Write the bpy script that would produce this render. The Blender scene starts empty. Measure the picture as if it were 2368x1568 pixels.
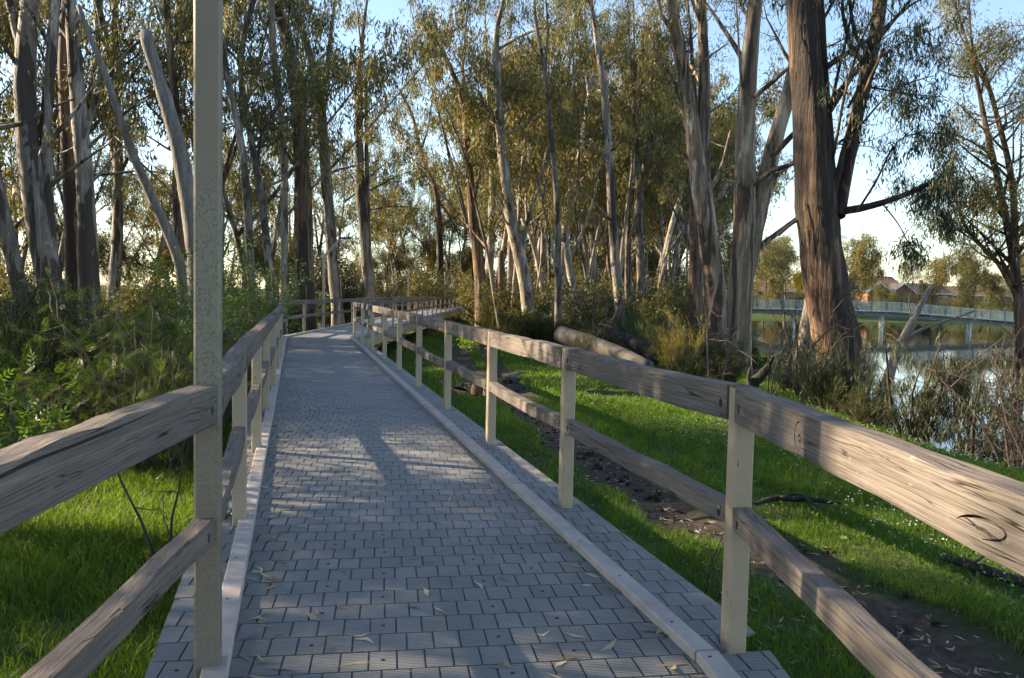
import bpy, bmesh, math, random
import numpy as np
from mathutils import Vector, Matrix
# ---------------------------------------------------------------- camera
sc = bpy.context.scene
F = 28.0 / 36.0 * 2368.0
EYE = np.array([0.0, 0.0, 1.56])
PITCH, ROLL = math.atan(105.0 / F), 0.022
fwd = np.array([0, math.cos(PITCH), -math.sin(PITCH)])
r0 = np.array([1.0, 0, 0]); u0 = np.array([0, math.sin(PITCH), math.cos(PITCH)])
rgt = math.cos(ROLL) * r0 + math.sin(ROLL) * u0
upv = -math.sin(ROLL) * r0 + math.cos(ROLL) * u0
cd = bpy.data.cameras.new('camera'); cam = bpy.data.objects.new('camera', cd)
sc.collection.objects.link(cam); sc.camera = cam
cd.lens = 28; cd.sensor_width = 36; cd.clip_start = 0.05; cd.clip_end = 6000
cam.matrix_world = Matrix(((rgt[0], upv[0], -fwd[0], 0), (rgt[1], upv[1], -fwd[1], 0),
                           (rgt[2], upv[2], -fwd[2], EYE[2]), (0, 0, 0, 1)))
# ---------------------------------------------------------------- sky, sun, exposure
SUN_AZ, SUN_EL = math.radians(-76.0), math.radians(24.0)
wd = bpy.data.worlds.new('World'); sc.world = wd; wd.use_nodes = True
wn = wd.node_tree
sky = wn.nodes.new('ShaderNodeTexSky'); sky.sky_type = 'NISHITA'; sky.sun_disc = False
sky.sun_elevation = SUN_EL; sky.sun_rotation = SUN_AZ; sky.dust_density = 0.25; sky.air_density = 1.0
wn.links.new(sky.outputs[0], wn.nodes['Background'].inputs[0])
wn.nodes['Background'].inputs[1].default_value = 0.095
sl = bpy.data.lights.new('sun', 'SUN'); sun = bpy.data.objects.new('sun', sl); sc.collection.objects.link(sun)
sl.energy = 5.0; sl.angle = math.radians(0.55); sl.color = (1.0, 0.80, 0.54)
sd = Vector((math.sin(SUN_AZ) * math.cos(SUN_EL), math.cos(SUN_AZ) * math.cos(SUN_EL), math.sin(SUN_EL)))
sun.rotation_euler = sd.to_track_quat('Z', 'Y').to_euler()
sc.view_settings.view_transform = 'Standard'; sc.view_settings.look = 'None'
sc.view_settings.exposure = 1.78; sc.view_settings.gamma = 1
sc.view_settings.use_curve_mapping = False
sc.render.engine = 'CYCLES'
sc.cycles.use_denoising = True
sc.cycles.use_adaptive_sampling = True; sc.cycles.adaptive_threshold = 0.04
sc.cycles.max_bounces = 4; sc.cycles.transparent_max_bounces = 4
sc.cycles.diffuse_bounces = 2; sc.cycles.glossy_bounces = 3; sc.cycles.transmission_bounces = 3
sc.cycles.caustics_reflective = False; sc.cycles.caustics_refractive = False
# ---------------------------------------------------------------- helpers
COL = sc.collection
R = math.radians
rnd = random.Random(7)
WATER = -1.9

def ray(px, py):
    return (px - 1184.0) / F * rgt - (py - 784.0) / F * upv + fwd
def at(px, py, Y):                      # photo pixel (2368 wide) at distance Y along the view
    d = ray(px, py); return EYE + d * (Y / d[1])
def atz(px, py, Z):
    d = ray(px, py); return EYE + d * ((Z - EYE[2]) / d[2])

def sstep(a, b, x):
    t = np.clip((np.asarray(x, float) - a) / (b - a), 0, 1); return t * t * (3 - 2 * t)
def bank(y):
    return 9.3 + 0.25 * np.clip(np.asarray(y, float) - 22, 0, 400) + 0.5 * np.sin(np.asarray(y, float) * .35)
def hnoise(x, y):
    return (np.sin(x * 1.7 + 1.3 * np.sin(y * .9)) * np.cos(y * 1.3 + .7 * np.sin(x * 1.1)) * .5
            + np.sin(x * 4.1 + y * 2.7) * np.cos(y * 3.9 - x * 1.3) * .25)
def seg_dist(x, y, pts):
    x = np.asarray(x, float); y = np.asarray(y, float)
    best = np.full(np.broadcast(x, y).shape, 1e9)
    for (ax, ay), (bx_, by_) in zip(pts[:-1], pts[1:]):
        dx, dy = bx_ - ax, by_ - ay
        t = np.clip(((x - ax) * dx + (y - ay) * dy) / (dx * dx + dy * dy), 0, 1)
        best = np.minimum(best, np.hypot(x - ax - t * dx, y - ay - t * dy))
    return best
RUT_A = [(3.1, 1.0), (2.75, 4.0), (2.4, 5.2), (1.93, 6.9), (1.33, 9.2), (.55, 14.0), (-.6, 20.0), (-1.9, 31.0), (-2.6, 38)]
RUT_B = [(.4, 17.5), (-.05, 22.0), (-.75, 31.0), (-1.5, 40)]
PUDDLE = (-0.85, 19.6)
def mudmask(x, y):
    n = hnoise(np.asarray(x) * 1.9, np.asarray(y) * 1.9) * .22 + hnoise(np.asarray(x) * 6, np.asarray(y) * 5) * .1
    a = 1 - sstep(.28, .52, seg_dist(x, y, RUT_A) + n)
    b = 1 - sstep(.22, .42, seg_dist(x, y, RUT_B) + n)
    c = 1 - sstep(.5, 1.0, np.hypot((np.asarray(x) - PUDDLE[0]) / 1.0, (np.asarray(y) - PUDDLE[1]) / 2.2) + n * .5)
    return np.maximum(np.maximum(a, b), c)
def ground(x, y):
    x = np.asarray(x, float); y = np.asarray(y, float)
    g = -.42 - .024 * np.clip(y - 3, 0, 28) + 0 * x
    g = g + .05 * hnoise(x * .8, y * .8) * sstep(0, 2, np.abs(x) + 1)
    m = mudmask(x, y) * sstep(60, 30, y)
    g = g - .07 * m + .025 * m * np.sin(seg_dist(x, y, [(0, 0), (-9, 40)]) * 3 + y * 14)
    bx = bank(y)
    t = sstep(-3.2, 1.2, x - bx)
    low = -1.9 - .9 * sstep(0, 3, x - bx)
    g = g * (1 - t) + low * t
    far = sstep(132, 138, y + .0 * x) * sstep(20, 26, x)
    rise = -1.75 + .35 * sstep(138, 146, y) + 2.6 * sstep(146, 190, y) + 1.2 * sstep(200, 260, y)
    g = g * (1 - far) + rise * far
    return g
def gz(x, y): return float(ground(np.array([x]), np.array([y]))[0])

# ---- mesh helpers
def link(o, parent=None):
    COL.objects.link(o)
    if parent is not None: o.parent = parent
    return o
def tag(o, label=None, cat=None, group=None, kind=None):
    if label: o['label'] = label
    if cat: o['category'] = cat
    if group: o['group'] = group
    if kind: o['kind'] = kind
    return o
def empty(name, loc, rz=0.0):
    o = bpy.data.objects.new(name, None); o.empty_display_size = .2
    o.location = tuple(float(v) for v in loc); o.rotation_euler = (0, 0, rz); return link(o)
def pymesh(name, V, Fc, mats, midx=None, smooth=False):
    me = bpy.data.meshes.new(name); me.from_pydata([tuple(map(float, v)) for v in V], [], [tuple(map(int, f)) for f in Fc])
    for m in (mats if isinstance(mats, (list, tuple)) else [mats]): me.materials.append(m)
    if midx is not None: me.polygons.foreach_set('material_index', np.asarray(midx, np.int32))
    if smooth: me.polygons.foreach_set('use_smooth', np.ones(len(me.polygons), bool))
    me.update(); return me
def quads(name, V, Q, mats, midx=None, tint=None, smooth=None):
    V = np.asarray(V, np.float32); Q = np.asarray(Q, np.int32)
    me = bpy.data.meshes.new(name); n = len(Q)
    me.vertices.add(len(V)); me.vertices.foreach_set('co', V.ravel())
    me.loops.add(n * 4); me.loops.foreach_set('vertex_index', Q.ravel())
    me.polygons.add(n); me.polygons.foreach_set('loop_start', np.arange(n, dtype=np.int32) * 4)
    for m in (mats if isinstance(mats, (list, tuple)) else [mats]): me.materials.append(m)
    if midx is not None: me.polygons.foreach_set('material_index', np.asarray(midx, np.int32))
    if smooth is not None: me.polygons.foreach_set('use_smooth', np.asarray(smooth, bool))
    if tint is not None:
        a = me.attributes.new('tint', 'FLOAT', 'POINT'); a.data.foreach_set('value', np.asarray(tint, np.float32))
    me.update(calc_edges=True); return me
def obj(name, me, parent=None, loc=None, rz=0.0):
    o = bpy.data.objects.new(name, me)
    if loc is not None: o.location = tuple(float(v) for v in loc)
    if rz: o.rotation_euler = (0, 0, rz)
    return link(o, parent)
BOXF = [(0, 3, 2, 1), (4, 5, 6, 7), (0, 1, 5, 4), (1, 2, 6, 5), (2, 3, 7, 6), (3, 0, 4, 7)]
def boxv(x0, x1, y0, y1, z0, z1):
    return [(x0, y0, z0), (x1, y0, z0), (x1, y1, z0), (x0, y1, z0), (x0, y0, z1), (x1, y0, z1), (x1, y1, z1), (x0, y1, z1)]
class MB:
    def __init__(s): s.V = []; s.Fc = []; s.M = []
    def add(s, V, Fc, m=0):
        b = len(s.V); s.V += [tuple(map(float, v)) for v in V]; s.Fc += [tuple(b + i for i in f) for f in Fc]; s.M += [m] * len(Fc); return s
    def box(s, x0, x1, y0, y1, z0, z1, m=0): return s.add(boxv(x0, x1, y0, y1, z0, z1), BOXF, m)
    def bar(s, p, q, w, h, m=0, up=(0, 0, 1)):
        p = Vector(p); q = Vector(q); d = (q - p).normalized(); sd_ = d.cross(Vector(up)).normalized(); u = sd_.cross(d)
        c = [(-1, -1), (1, -1), (1, 1), (-1, 1)]
        V = [p + sd_ * (a * w / 2) + u * (b * h / 2) for a, b in c] + [q + sd_ * (a * w / 2) + u * (b * h / 2) for a, b in c]
        return s.add(V, [(0, 1, 2, 3), (7, 6, 5, 4), (0, 4, 5, 1), (1, 5, 6, 2), (2, 6, 7, 3), (3, 7, 4, 0)], m)
    def mesh(s, name, mats, smooth=False): return pymesh(name, s.V, s.Fc, mats, s.M, smooth)
    def build(s, name, mats, parent=None, loc=None, rz=0, smooth=False): return obj(name, s.mesh(name, mats, smooth), parent, loc, rz)

def tube(pts, rad, sides, rng=None, rough=0.0, cap=True):
    P = np.asarray(pts, float); n = len(P); rad = np.asarray(rad, float)
    T = np.gradient(P, axis=0); T /= np.linalg.norm(T, axis=1)[:, None] + 1e-9
    ref = np.array([1.0, 0.13, 0.0]) if abs(T[0][0]) < .9 else np.array([0, 1.0, 0])
    A = np.cross(T, ref); A /= np.linalg.norm(A, axis=1)[:, None] + 1e-9
    B = np.cross(T, A)
    th = np.arange(sides) * 2 * math.pi / sides
    rr = rad[:, None] * np.ones(sides)[None, :]
    if rough and rng is not None:
        ph = rng.uniform(0, 6.28, 4)
        lob = np.sin(2 * th + ph[0]) * .45 + np.sin(3 * th + ph[1]) * .35 + np.sin(5 * th + ph[2]) * .3
        rr = rr * (1 + rough * lob[None, :] + rough * .5 * rng.normal(size=rr.shape))
    V = P[:, None, :] + rr[:, :, None] * (np.cos(th)[None, :, None] * A[:, None, :] + np.sin(th)[None, :, None] * B[:, None, :])
    V = V.reshape(-1, 3)
    i = np.arange(n - 1)[:, None] * sides; j = np.arange(sides)[None, :]; jn = (j + 1) % sides
    Q = np.stack([i + j, i + jn, i + sides + jn, i + sides + j], -1).reshape(-1, 4)
    if cap:
        k = len(V); V = np.vstack([V, P[-1][None, :] + T[-1] * rad[-1] * .2])
        b = (n - 1) * sides; jj = np.arange(0, sides, 2)
        Q = np.vstack([Q, np.stack([b + jj, b + (jj + 1) % sides, b + (jj + 2) % sides, np.full(len(jj), k)], -1)])
    return V, Q
class QB:                                # collects quads with a material index and a tint per vertex
    def __init__(s): s.V = []; s.Q = []; s.M = []; s.T = []; s.S = []; s.n = 0
    def add(s, V, Q, m=0, tint=0.5, smooth=False):
        V = np.asarray(V); Q = np.asarray(Q)
        s.V.append(V); s.Q.append(Q + s.n); s.M.append(np.full(len(Q), m)); s.S.append(np.full(len(Q), smooth))
        s.T.append(np.broadcast_to(np.asarray(tint, float), (len(V),)).copy()); s.n += len(V); return s
    def mesh(s, name, mats): return quads(name, np.vstack(s.V), np.vstack(s.Q), mats, np.concatenate(s.M), np.concatenate(s.T), np.concatenate(s.S))
def kites(C, D, N, L, W, belly=.42):
    """flat pointed leaves: C base points, D unit directions, N side vectors, L lengths, W half widths"""
    L = L[:, None]; W = W[:, None]
    V = np.stack([C, C + D * L * belly + N * W, C + D * L, C + D * L * belly - N * W], 1).reshape(-1, 3)
    return V, np.arange(len(C) * 4).reshape(-1, 4)
def unit(a): return a / (np.linalg.norm(a, axis=-1, keepdims=True) + 1e-9)

# ---------------------------------------------------------------- materials
def new_mat(name):
    m = bpy.data.materials.new(name); m.use_nodes = True
    nt = m.node_tree; b = nt.nodes['Principled BSDF']; return m, nt, b
def nd(nt, t, **k):
    n = nt.nodes.new(t)
    for a, v in k.items():
        if a.startswith('i_'):
            key = a[2:]; key = int(key) if key.isdigit() else key.replace('_', ' ')
            n.inputs[key].default_value = v
        else: setattr(n, a, v)
    return n
def L_(nt, a, b): nt.links.new(a, b)
def ramp(nt, src, stops):
    r = nt.nodes.new('ShaderNodeValToRGB'); e = r.color_ramp.elements
    while len(e) < len(stops): e.new(.5)
    for el, (p, c) in zip(e, stops): el.position = p; el.color = (c[0], c[1], c[2], 1) if not np.isscalar(c) else (c, c, c, 1)
    L_(nt, src, r.inputs[0]); return r.outputs[0]
def mixc(nt, fac, a, b, mode='MIX'):
    m = nt.nodes.new('ShaderNodeMix'); m.data_type = 'RGBA'; m.blend_type = mode
    for s, v in ((m.inputs[0], fac), (m.inputs[6], a), (m.inputs[7], b)):
        if hasattr(v, 'is_output'): L_(nt, v, s)
        elif np.isscalar(v): s.default_value = v
        else: s.default_value = (*v, 1)
    return m.outputs[2]
def coords(nt, scale=(1, 1, 1), rot=(0, 0, 0), jitter=True, kind='Object'):
    tc = nt.nodes.new('ShaderNodeTexCoord'); mp = nt.nodes.new('ShaderNodeMapping')
    mp.inputs['Scale'].default_value = scale; mp.inputs['Rotation'].default_value = rot
    v = tc.outputs[kind]
    if jitter:
        oi = nt.nodes.new('ShaderNodeObjectInfo'); ml = nd(nt, 'ShaderNodeMath', operation='MULTIPLY'); ml.inputs[1].default_value = 37.0
        L_(nt, oi.outputs['Random'], ml.inputs[0]); L_(nt, ml.outputs[0], mp.inputs['Location'])
    L_(nt, v, mp.inputs[0]); return mp.outputs[0]
def noise(nt, vec, scale, detail=4, rough=.55, dist=0):
    n = nd(nt, 'ShaderNodeTexNoise', i_Scale=scale, i_Detail=detail, i_Roughness=rough, i_Distortion=dist); L_(nt, vec, n.inputs['Vector']); return n.outputs['Fac']
def bump(nt, b, h, strength=.4, dist=.01):
    n = nd(nt, 'ShaderNodeBump', i_Strength=strength, i_Distance=dist); L_(nt, h, n.inputs['Height']); L_(nt, n.outputs[0], b.inputs['Normal'])
def flat(name, c, rough=.6, metal=0.0, var=.12, scale=8):
    m, nt, b = new_mat(name); v = coords(nt); n = noise(nt, v, scale, 5)
    lo = tuple(x * (1 - var) for x in c); hi = tuple(min(1, x * (1 + var)) for x in c)
    L_(nt, ramp(nt, n, [(.3, lo), (.7, hi)]), b.inputs['Base Color']); b.inputs['Roughness'].default_value = rough; b.inputs['Metallic'].default_value = metal
    return m

def m_bark(name, pale, mid, dark, lo=.42, hi=.62, streak=.35, bumpd=.03):
    m, nt, b = new_mat(name)
    v = coords(nt, (1, 1, streak)); v2 = coords(nt, (5, 5, .35)); v3 = coords(nt, (14, 14, 1.2))
    n1 = noise(nt, v, 2.2, 6, .6, .6); n2 = noise(nt, v2, 1.5, 5, .6); n3 = noise(nt, v3, 2, 4, .6)
    base = ramp(nt, n2, [(.25, tuple(x * .55 for x in mid)), (.5, mid), (.75, pale)])
    patch = ramp(nt, n1, [(lo, 0.0), (lo + .03, 1.0)])
    patch2 = ramp(nt, n1, [(hi, 0.0), (hi + .04, 1.0)])
    c = mixc(nt, patch, dark, base); c = mixc(nt, patch2, c, pale)
    c = mixc(nt, ramp(nt, n3, [(.3, .55), (.6, 0.0)]), c, dark)
    L_(nt, c, b.inputs['Base Color']); b.inputs['Roughness'].default_value = .8
    add = nd(nt, 'ShaderNodeMath', operation='ADD'); L_(nt, patch, add.inputs[0]); L_(nt, n2, add.inputs[1])
    add2 = nd(nt, 'ShaderNodeMath', operation='ADD'); L_(nt, add.outputs[0], add2.inputs[0]); L_(nt, n3, add2.inputs[1])
    bump(nt, b, add2.outputs[0], .9, bumpd)
    return m
M = {}
M['bark_pale'] = m_bark('bark_pale', (.50, .45, .37), (.27, .225, .18), (.075, .052, .04), .40, .56)
M['bark_grey'] = m_bark('bark_grey', (.34, .30, .26), (.16, .135, .115), (.05, .038, .032), .46, .62)
M['bark_brown'] = m_bark('bark_brown', (.36, .25, .16), (.14, .085, .052), (.035, .022, .016), .47, .66, .12, .05)
M['bark_patch'] = m_bark('bark_patch', (.42, .38, .34), (.22, .185, .16), (.055, .042, .035), .46, .58, .16)
M['bark_river'] = m_bark('bark_river', (.42, .28, .165), (.11, .06, .036), (.028, .018, .013), .50, .66, .07, .08)
M['bark_tan'] = m_bark('bark_tan', (.50, .42, .32), (.23, .165, .115), (.05, .035, .026), .44, .58, .1, .04)
M['log_wood'] = m_bark('log_wood', (.145, .13, .12), (.085, .074, .066), (.05, .042, .036), .3, .66, .5, .02)
M['bark_orange'] = m_bark('bark_orange', (.55, .38, .21), (.20, .105, .058), (.05, .03, .02), .45, .60, .09, .05)
M['dead_wood'] = m_bark('dead_wood', (.33, .30, .28), (.19, .17, .155), (.05, .042, .038), .33, .62, .12)
M['char'] = m_bark('charred_wood', (.14, .1, .08), (.035, .028, .024), (.01, .009, .008), .5, .72, .3)
M['twig'] = flat('twig_bark', (.13, .095, .07), .85, 0, .35, 3)
M['twig_dark'] = flat('dark_twig_bark', (.06, .043, .035), .85, 0, .35, 3)

def m_leaf(name, a, b_, trans=.35, tcol=None, rough=.5, spec=.3):
    m, nt, b = new_mat(name)
    at_ = nd(nt, 'ShaderNodeAttribute', attribute_name='tint')
    c = ramp(nt, at_.outputs['Fac'], [(0, a), (1, b_)])
    L_(nt, c, b.inputs['Base Color']); b.inputs['Roughness'].default_value = rough; b.inputs['Specular IOR Level'].default_value = spec
    t = nt.nodes.new('ShaderNodeBsdfTranslucent')
    if tcol: L_(nt, mixc(nt, 1.0, c, tcol, 'MULTIPLY'), t.inputs[0])
    else: L_(nt, c, t.inputs[0])
    mx = nt.nodes.new('ShaderNodeMixShader'); mx.inputs[0].default_value = trans
    L_(nt, b.outputs[0], mx.inputs[1]); L_(nt, t.outputs[0], mx.inputs[2])
    L_(nt, mx.outputs[0], nt.nodes['Material Output'].inputs[0]); return m
M['gum'] = m_leaf('gum_leaf', (.045, .062, .022), (.22, .205, .075), .36, (1.5, 1.3, .7))
M['gum_olive'] = m_leaf('olive_gum_leaf', (.06, .072, .024), (.28, .245, .08), .36, (1.5, 1.25, .6))
M['gum_dark'] = m_leaf('dark_gum_leaf', (.03, .043, .022), (.085, .095, .042), .22)
M['wattle'] = m_leaf('wattle_leaf', (.032, .062, .013), (.11, .16, .03), .42, (1.5, 1.5, .6))
M['fresh'] = m_leaf('fresh_leaf', (.04, .09, .014), (.12, .20, .035), .45, (1.3, 1.3, .6))
M['broom'] = m_leaf('broom_leaf', (.018, .03, .008), (.07, .082, .02), .35, (1.6, 1.4, .5))
M['yellow_leaf'] = m_leaf('yellow_leaf', (.16, .15, .02), (.36, .3, .04), .4)
M['palm'] = m_leaf('palm_leaf', (.025, .05, .016), (.06, .10, .03), .25)
M['grass'] = m_leaf('grass_blade', (.04, .105, .012), (.19, .29, .04), .45, (1.5, 1.4, .5))
M['dry'] = m_leaf('dry_leaf', (.16, .11, .06), (.50, .43, .30), .15)
M['white_petal'] = m_leaf('white_petal', (.55, .56, .52), (.8, .8, .76), .3)

def m_timber():
    m, nt, b = new_mat('weathered_timber')
    vg = coords(nt, (.45, 24, 24)); vf = coords(nt, (1.6, 120, 120)); vb = coords(nt, (.8, 3, 3)); vc = coords(nt, (.35, 11, 11))
    g = noise(nt, vg, 2.0, 5, .6, .8); f = noise(nt, vf, 2.0, 3, .6); big = noise(nt, vb, 1.6, 4, .6); cr = noise(nt, vc, 2.0, 3, .5, .4)
    c = ramp(nt, g, [(.28, (.13, .112, .1)), (.5, (.20, .175, .155)), (.72, (.265, .235, .205))])
    c = mixc(nt, ramp(nt, big, [(.38, .65), (.62, 0.0)]), c, (.15, .125, .115))
    c = mixc(nt, ramp(nt, f, [(.36, .75), (.56, 0.0)]), c, (.085, .07, .06))
    # long drying cracks
    crk = ramp(nt, cr, [(.485, 0.0), (.498, 1.0), (.502, 1.0), (.515, 0.0)])
    gate = ramp(nt, noise(nt, vb, 2.7, 2), [(.52, 0.0), (.58, 1.0)])
    cm = nd(nt, 'ShaderNodeMath', operation='MULTIPLY'); L_(nt, crk, cm.inputs[0]); L_(nt, gate, cm.inputs[1])
    c = mixc(nt, cm.outputs[0], c, (.02, .016, .014))
    # knots
    vo = nd(nt, 'ShaderNodeTexVoronoi', i_Scale=2.3); vk = coords(nt, (.55, 1.2, 1.2)); L_(nt, vk, vo.inputs['Vector'])
    kn = ramp(nt, vo.outputs['Distance'], [(.03, 1.0), (.055, 0.1), (.075, .5), (.1, 0.0)])
    c = mixc(nt, kn, c, (.035, .026, .02))
    # pale lichen
    li = ramp(nt, noise(nt, coords(nt, (9, 9, 9)), 2.2, 5, .7), [(.66, 0.0), (.7, .6)])
    c = mixc(nt, li, c, (.34, .34, .22))
    L_(nt, c, b.inputs['Base Color']); b.inputs['Roughness'].default_value = .85; b.inputs['Specular IOR Level'].default_value = .25
    s = nd(nt, 'ShaderNodeMath', operation='SUBTRACT'); L_(nt, g, s.inputs[0]); L_(nt, cm.outputs[0], s.inputs[1])
    s2 = nd(nt, 'ShaderNodeMath', operation='ADD'); L_(nt, s.outputs[0], s2.inputs[0]); L_(nt, f, s2.inputs[1])
    bump(nt, b, s2.outputs[0], .7, .006); return m
M['timber'] = m_timber()
def m_cream(name, c0, spots=.0, mould=False):
    m, nt, b = new_mat(name)
    v = coords(nt); n = noise(nt, v, 5, 5, .6)
    c = ramp(nt, n, [(.3, tuple(x * .86 for x in c0)), (.7, c0)])
    sp = noise(nt, coords(nt, (1, 1, .6)), 30, 2, .5)
    c = mixc(nt, ramp(nt, sp, [(.70, 0.0), (.73, .8)]), c, (.16, .11, .07))
    ru = noise(nt, coords(nt, (1, 1, .45)), 7, 4, .6)
    c = mixc(nt, ramp(nt, ru, [(.70, 0.0), (.72, 1.0)]), c, (.07, .03, .018))
    if mould:
        tc = nt.nodes.new('ShaderNodeTexCoord'); sx = nt.nodes.new('ShaderNodeSeparateXYZ'); L_(nt, tc.outputs['Object'], sx.inputs[0])
        band = ramp(nt, nd(nt, 'ShaderNodeMapRange', i_1=1.1, i_2=2.6).outputs[0], [(0, 0.0), (1, 0.0)])
        mr = nd(nt, 'ShaderNodeMapRange', i_1=.2, i_2=2.7); L_(nt, sx.outputs['Z'], mr.inputs[0])
        band = ramp(nt, mr.outputs[0], [(.36, .3), (.40, 1.0), (.66, 1.0), (.72, 0.0)])
        mo = ramp(nt, noise(nt, v, 85, 3, .7), [(.51, 0.0), (.56, 1.0)])
        mo2 = ramp(nt, noise(nt, v, 14, 3, .6), [(.3, .45), (.55, 1.0)])
        q = nd(nt, 'ShaderNodeMath', operation='MULTIPLY'); L_(nt, band, q.inputs[0]); L_(nt, mo, q.inputs[1])
        q2 = nd(nt, 'ShaderNodeMath', operation='MULTIPLY'); L_(nt, q.outputs[0], q2.inputs[0]); L_(nt, mo2, q2.inputs[1])
        c = mixc(nt, q2.outputs[0], c, (.035, .036, .03))
        gb = nd(nt, 'ShaderNodeMath', operation='MULTIPLY', i_1=.45); L_(nt, band, gb.inputs[0])
        c = mixc(nt, gb.outputs[0], c, (.23, .23, .185))
    L_(nt, c, b.inputs['Base Color']); b.inputs['Roughness'].default_value = .5
    bump(nt, b, n, .15, .003); return m
M['cream'] = m_cream('cream_paint', (.41, .335, .245))
M['cream_pole'] = m_cream('cream_paint_mouldy_shaded', (.215, .185, .145), mould=True)  # base darker than the cream itself: the pole's shade is in the colour
M['fascia'] = m_cream('yellowed_beam_paint', (.46, .37, .22))
M['rust'] = flat('rusty_steel', (.13, .065, .04), .8, .2, .4, 20)
M['kerb'] = flat('grey_composite_kerb', (.40, .355, .33), .65, 0, .16, 6)
M['steel'] = flat('galvanised_steel', (.35, .36, .37), .4, .8, .15, 20)
M['dark_steel'] = flat('dark_steel', (.07, .075, .08), .5, .6, .2, 12)
M['pile'] = flat('timber_pile', (.12, .09, .07), .85, 0, .4, 5)
M['lamp'] = flat('lamp_housing', (.06, .065, .07), .4, .5, .2, 20)
M['lens'] = flat('lamp_lens', (.7, .72, .72), .15, 0, .05, 20)
ROWA = R(9.0)
def m_tile(name, ribs):
    m, nt, b = new_mat(name)
    oi = nt.nodes.new('ShaderNodeObjectInfo')
    geo = nt.nodes.new('ShaderNodeNewGeometry')
    v = coords(nt, jitter=False, kind='Object') if ribs else None
    tcg = nt.nodes.new('ShaderNodeTexCoord')
    pos = geo.outputs['Position']
    n = noise(nt, pos, 3.0, 5, .6); n2 = noise(nt, pos, 22, 4, .6)
    c = ramp(nt, n, [(.3, (.185, .187, .186)), (.7, (.25, .252, .25))])
    nb_ = noise(nt, pos, .7, 4, .6); c = mixc(nt, ramp(nt, nb_, [(.35, .5), (.62, 0.0)]), c, (.16, .158, .15))
    r2 = nd(nt, 'ShaderNodeMapRange', i_3=.92, i_4=1.06)
    if ribs: L_(nt, geo.outputs['Random Per Island'], r2.inputs[0])
    else: L_(nt, oi.outputs['Random'], r2.inputs[0])
    c = mixc(nt, 1.0, c, r2.outputs[0], 'MULTIPLY')
    c = mixc(nt, ramp(nt, n2, [(.62, 0.0), (.72, .5)]), c, (.12, .10, .08))
    L_(nt, c, b.inputs['Base Color']); b.inputs['Roughness'].default_value = .55; b.inputs['Specular IOR Level'].default_value = .4
    if ribs:
        mp = nt.nodes.new('ShaderNodeMapping'); mp.inputs['Rotation'].default_value = (0, 0, -ROWA); L_(nt, pos, mp.inputs[0])
        w = nd(nt, 'ShaderNodeTexWave', bands_direction='Y', i_Scale=1 / .0146 * .3183 * 1.0); L_(nt, mp.outputs[0], w.inputs['Vector'])
        bump(nt, b, w.outputs['Fac'], .5, .003)
    return m
M['tile'] = m_tile('grey_deck_tile', False)
M['tile_far'] = m_tile('grey_deck_tile_far', True)
M['deck_base'] = flat('deck_joint_grey', (.20, .203, .202), .7, 0, .25, 9)
M['screw'] = flat('deck_screw', (.05, .05, .05), .4, .8, .2, 30)
def m_deckfar():
    m, nt, b = new_mat('far_deck_boards')
    v = coords(nt, jitter=False)
    br = nd(nt, 'ShaderNodeTexBrick', i_Scale=1.0, i_Color1=(.2, .215, .235, 1), i_Color2=(.245, .26, .28, 1), i_Mortar=(.06, .065, .07, 1))
    br.inputs['Mortar Size'].default_value = .008; br.inputs['Brick Width'].default_value = .12; br.inputs['Row Height'].default_value = .17
    L_(nt, v, br.inputs['Vector']); L_(nt, br.outputs[0], b.inputs['Base Color']); b.inputs['Roughness'].default_value = .55; return m
M['deck_far'] = m_deckfar()
def m_ground():
    m, nt, b = new_mat('ground_soil')
    a = nd(nt, 'ShaderNodeAttribute', attribute_name='tint'); geo = nt.nodes.new('ShaderNodeNewGeometry'); pos = geo.outputs['Position']
    n = noise(nt, pos, 1.3, 6, .65); n2 = noise(nt, pos, 14, 5, .65)
    g = ramp(nt, n, [(.3, (.035, .045, .014)), (.55, (.05, .075, .02)), (.75, (.085, .075, .035))])
    d = ramp(nt, n2, [(.3, (.035, .026, .02)), (.6, (.085, .065, .05)), (.75, (.13, .105, .08))])
    L_(nt, mixc(nt, a.outputs['Fac'], g, d), b.inputs['Base Color']); b.inputs['Roughness'].default_value = .9
    b.inputs['Specular IOR Level'].default_value = .15
    bump(nt, b, n2, .8, .04); return m
M['ground'] = m_ground()
def m_water(name, ripple):
    m, nt, b = new_mat(name)
    b.inputs['Base Color'].default_value = (.012, .016, .01, 1); b.inputs['Roughness'].default_value = .03; b.inputs['IOR'].default_value = 1.33
    b.inputs['Specular IOR Level'].default_value = .8
    geo = nt.nodes.new('ShaderNodeNewGeometry'); mp = nt.nodes.new('ShaderNodeMapping'); mp.inputs['Scale'].default_value = (.6, 1.6, 1); L_(nt, geo.outputs['Position'], mp.inputs[0])
    bump(nt, b, noise(nt, mp.outputs[0], 1.3, 3, .5), ripple, .02); return m
M['water'] = m_water('river_water', .12)
M['puddle'] = m_water('puddle_water', .03)
M['brick'] = flat('red_brick', (.27, .12, .08), .85, 0, .2, 30)
M['brick_pale'] = flat('pale_brick', (.36, .22, .15), .85, 0, .2, 30)
M['roof'] = flat('brown_roof_tile', (.13, .075, .055), .8, 0, .25, 4)
M['roof_dark'] = flat('dark_roof_tile', (.06, .052, .055), .8, 0, .25, 4)
M['white'] = flat('white_trim', (.75, .73, .69), .5, 0, .06, 5)
M['glass'] = flat('window_glass', (.03, .035, .04), .08, 0, .1, 5)
M['pale_steel'] = flat('pale_grey_fence', (.58, .58, .5), .5, .1, .1, 6)
M['bridge_beam'] = flat('blue_grey_beam', (.22, .25, .32), .5, .2, .12, 3)
M['fawn'] = flat('timber_cladding', (.19, .1, .06), .8, 0, .25, 6)
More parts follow.
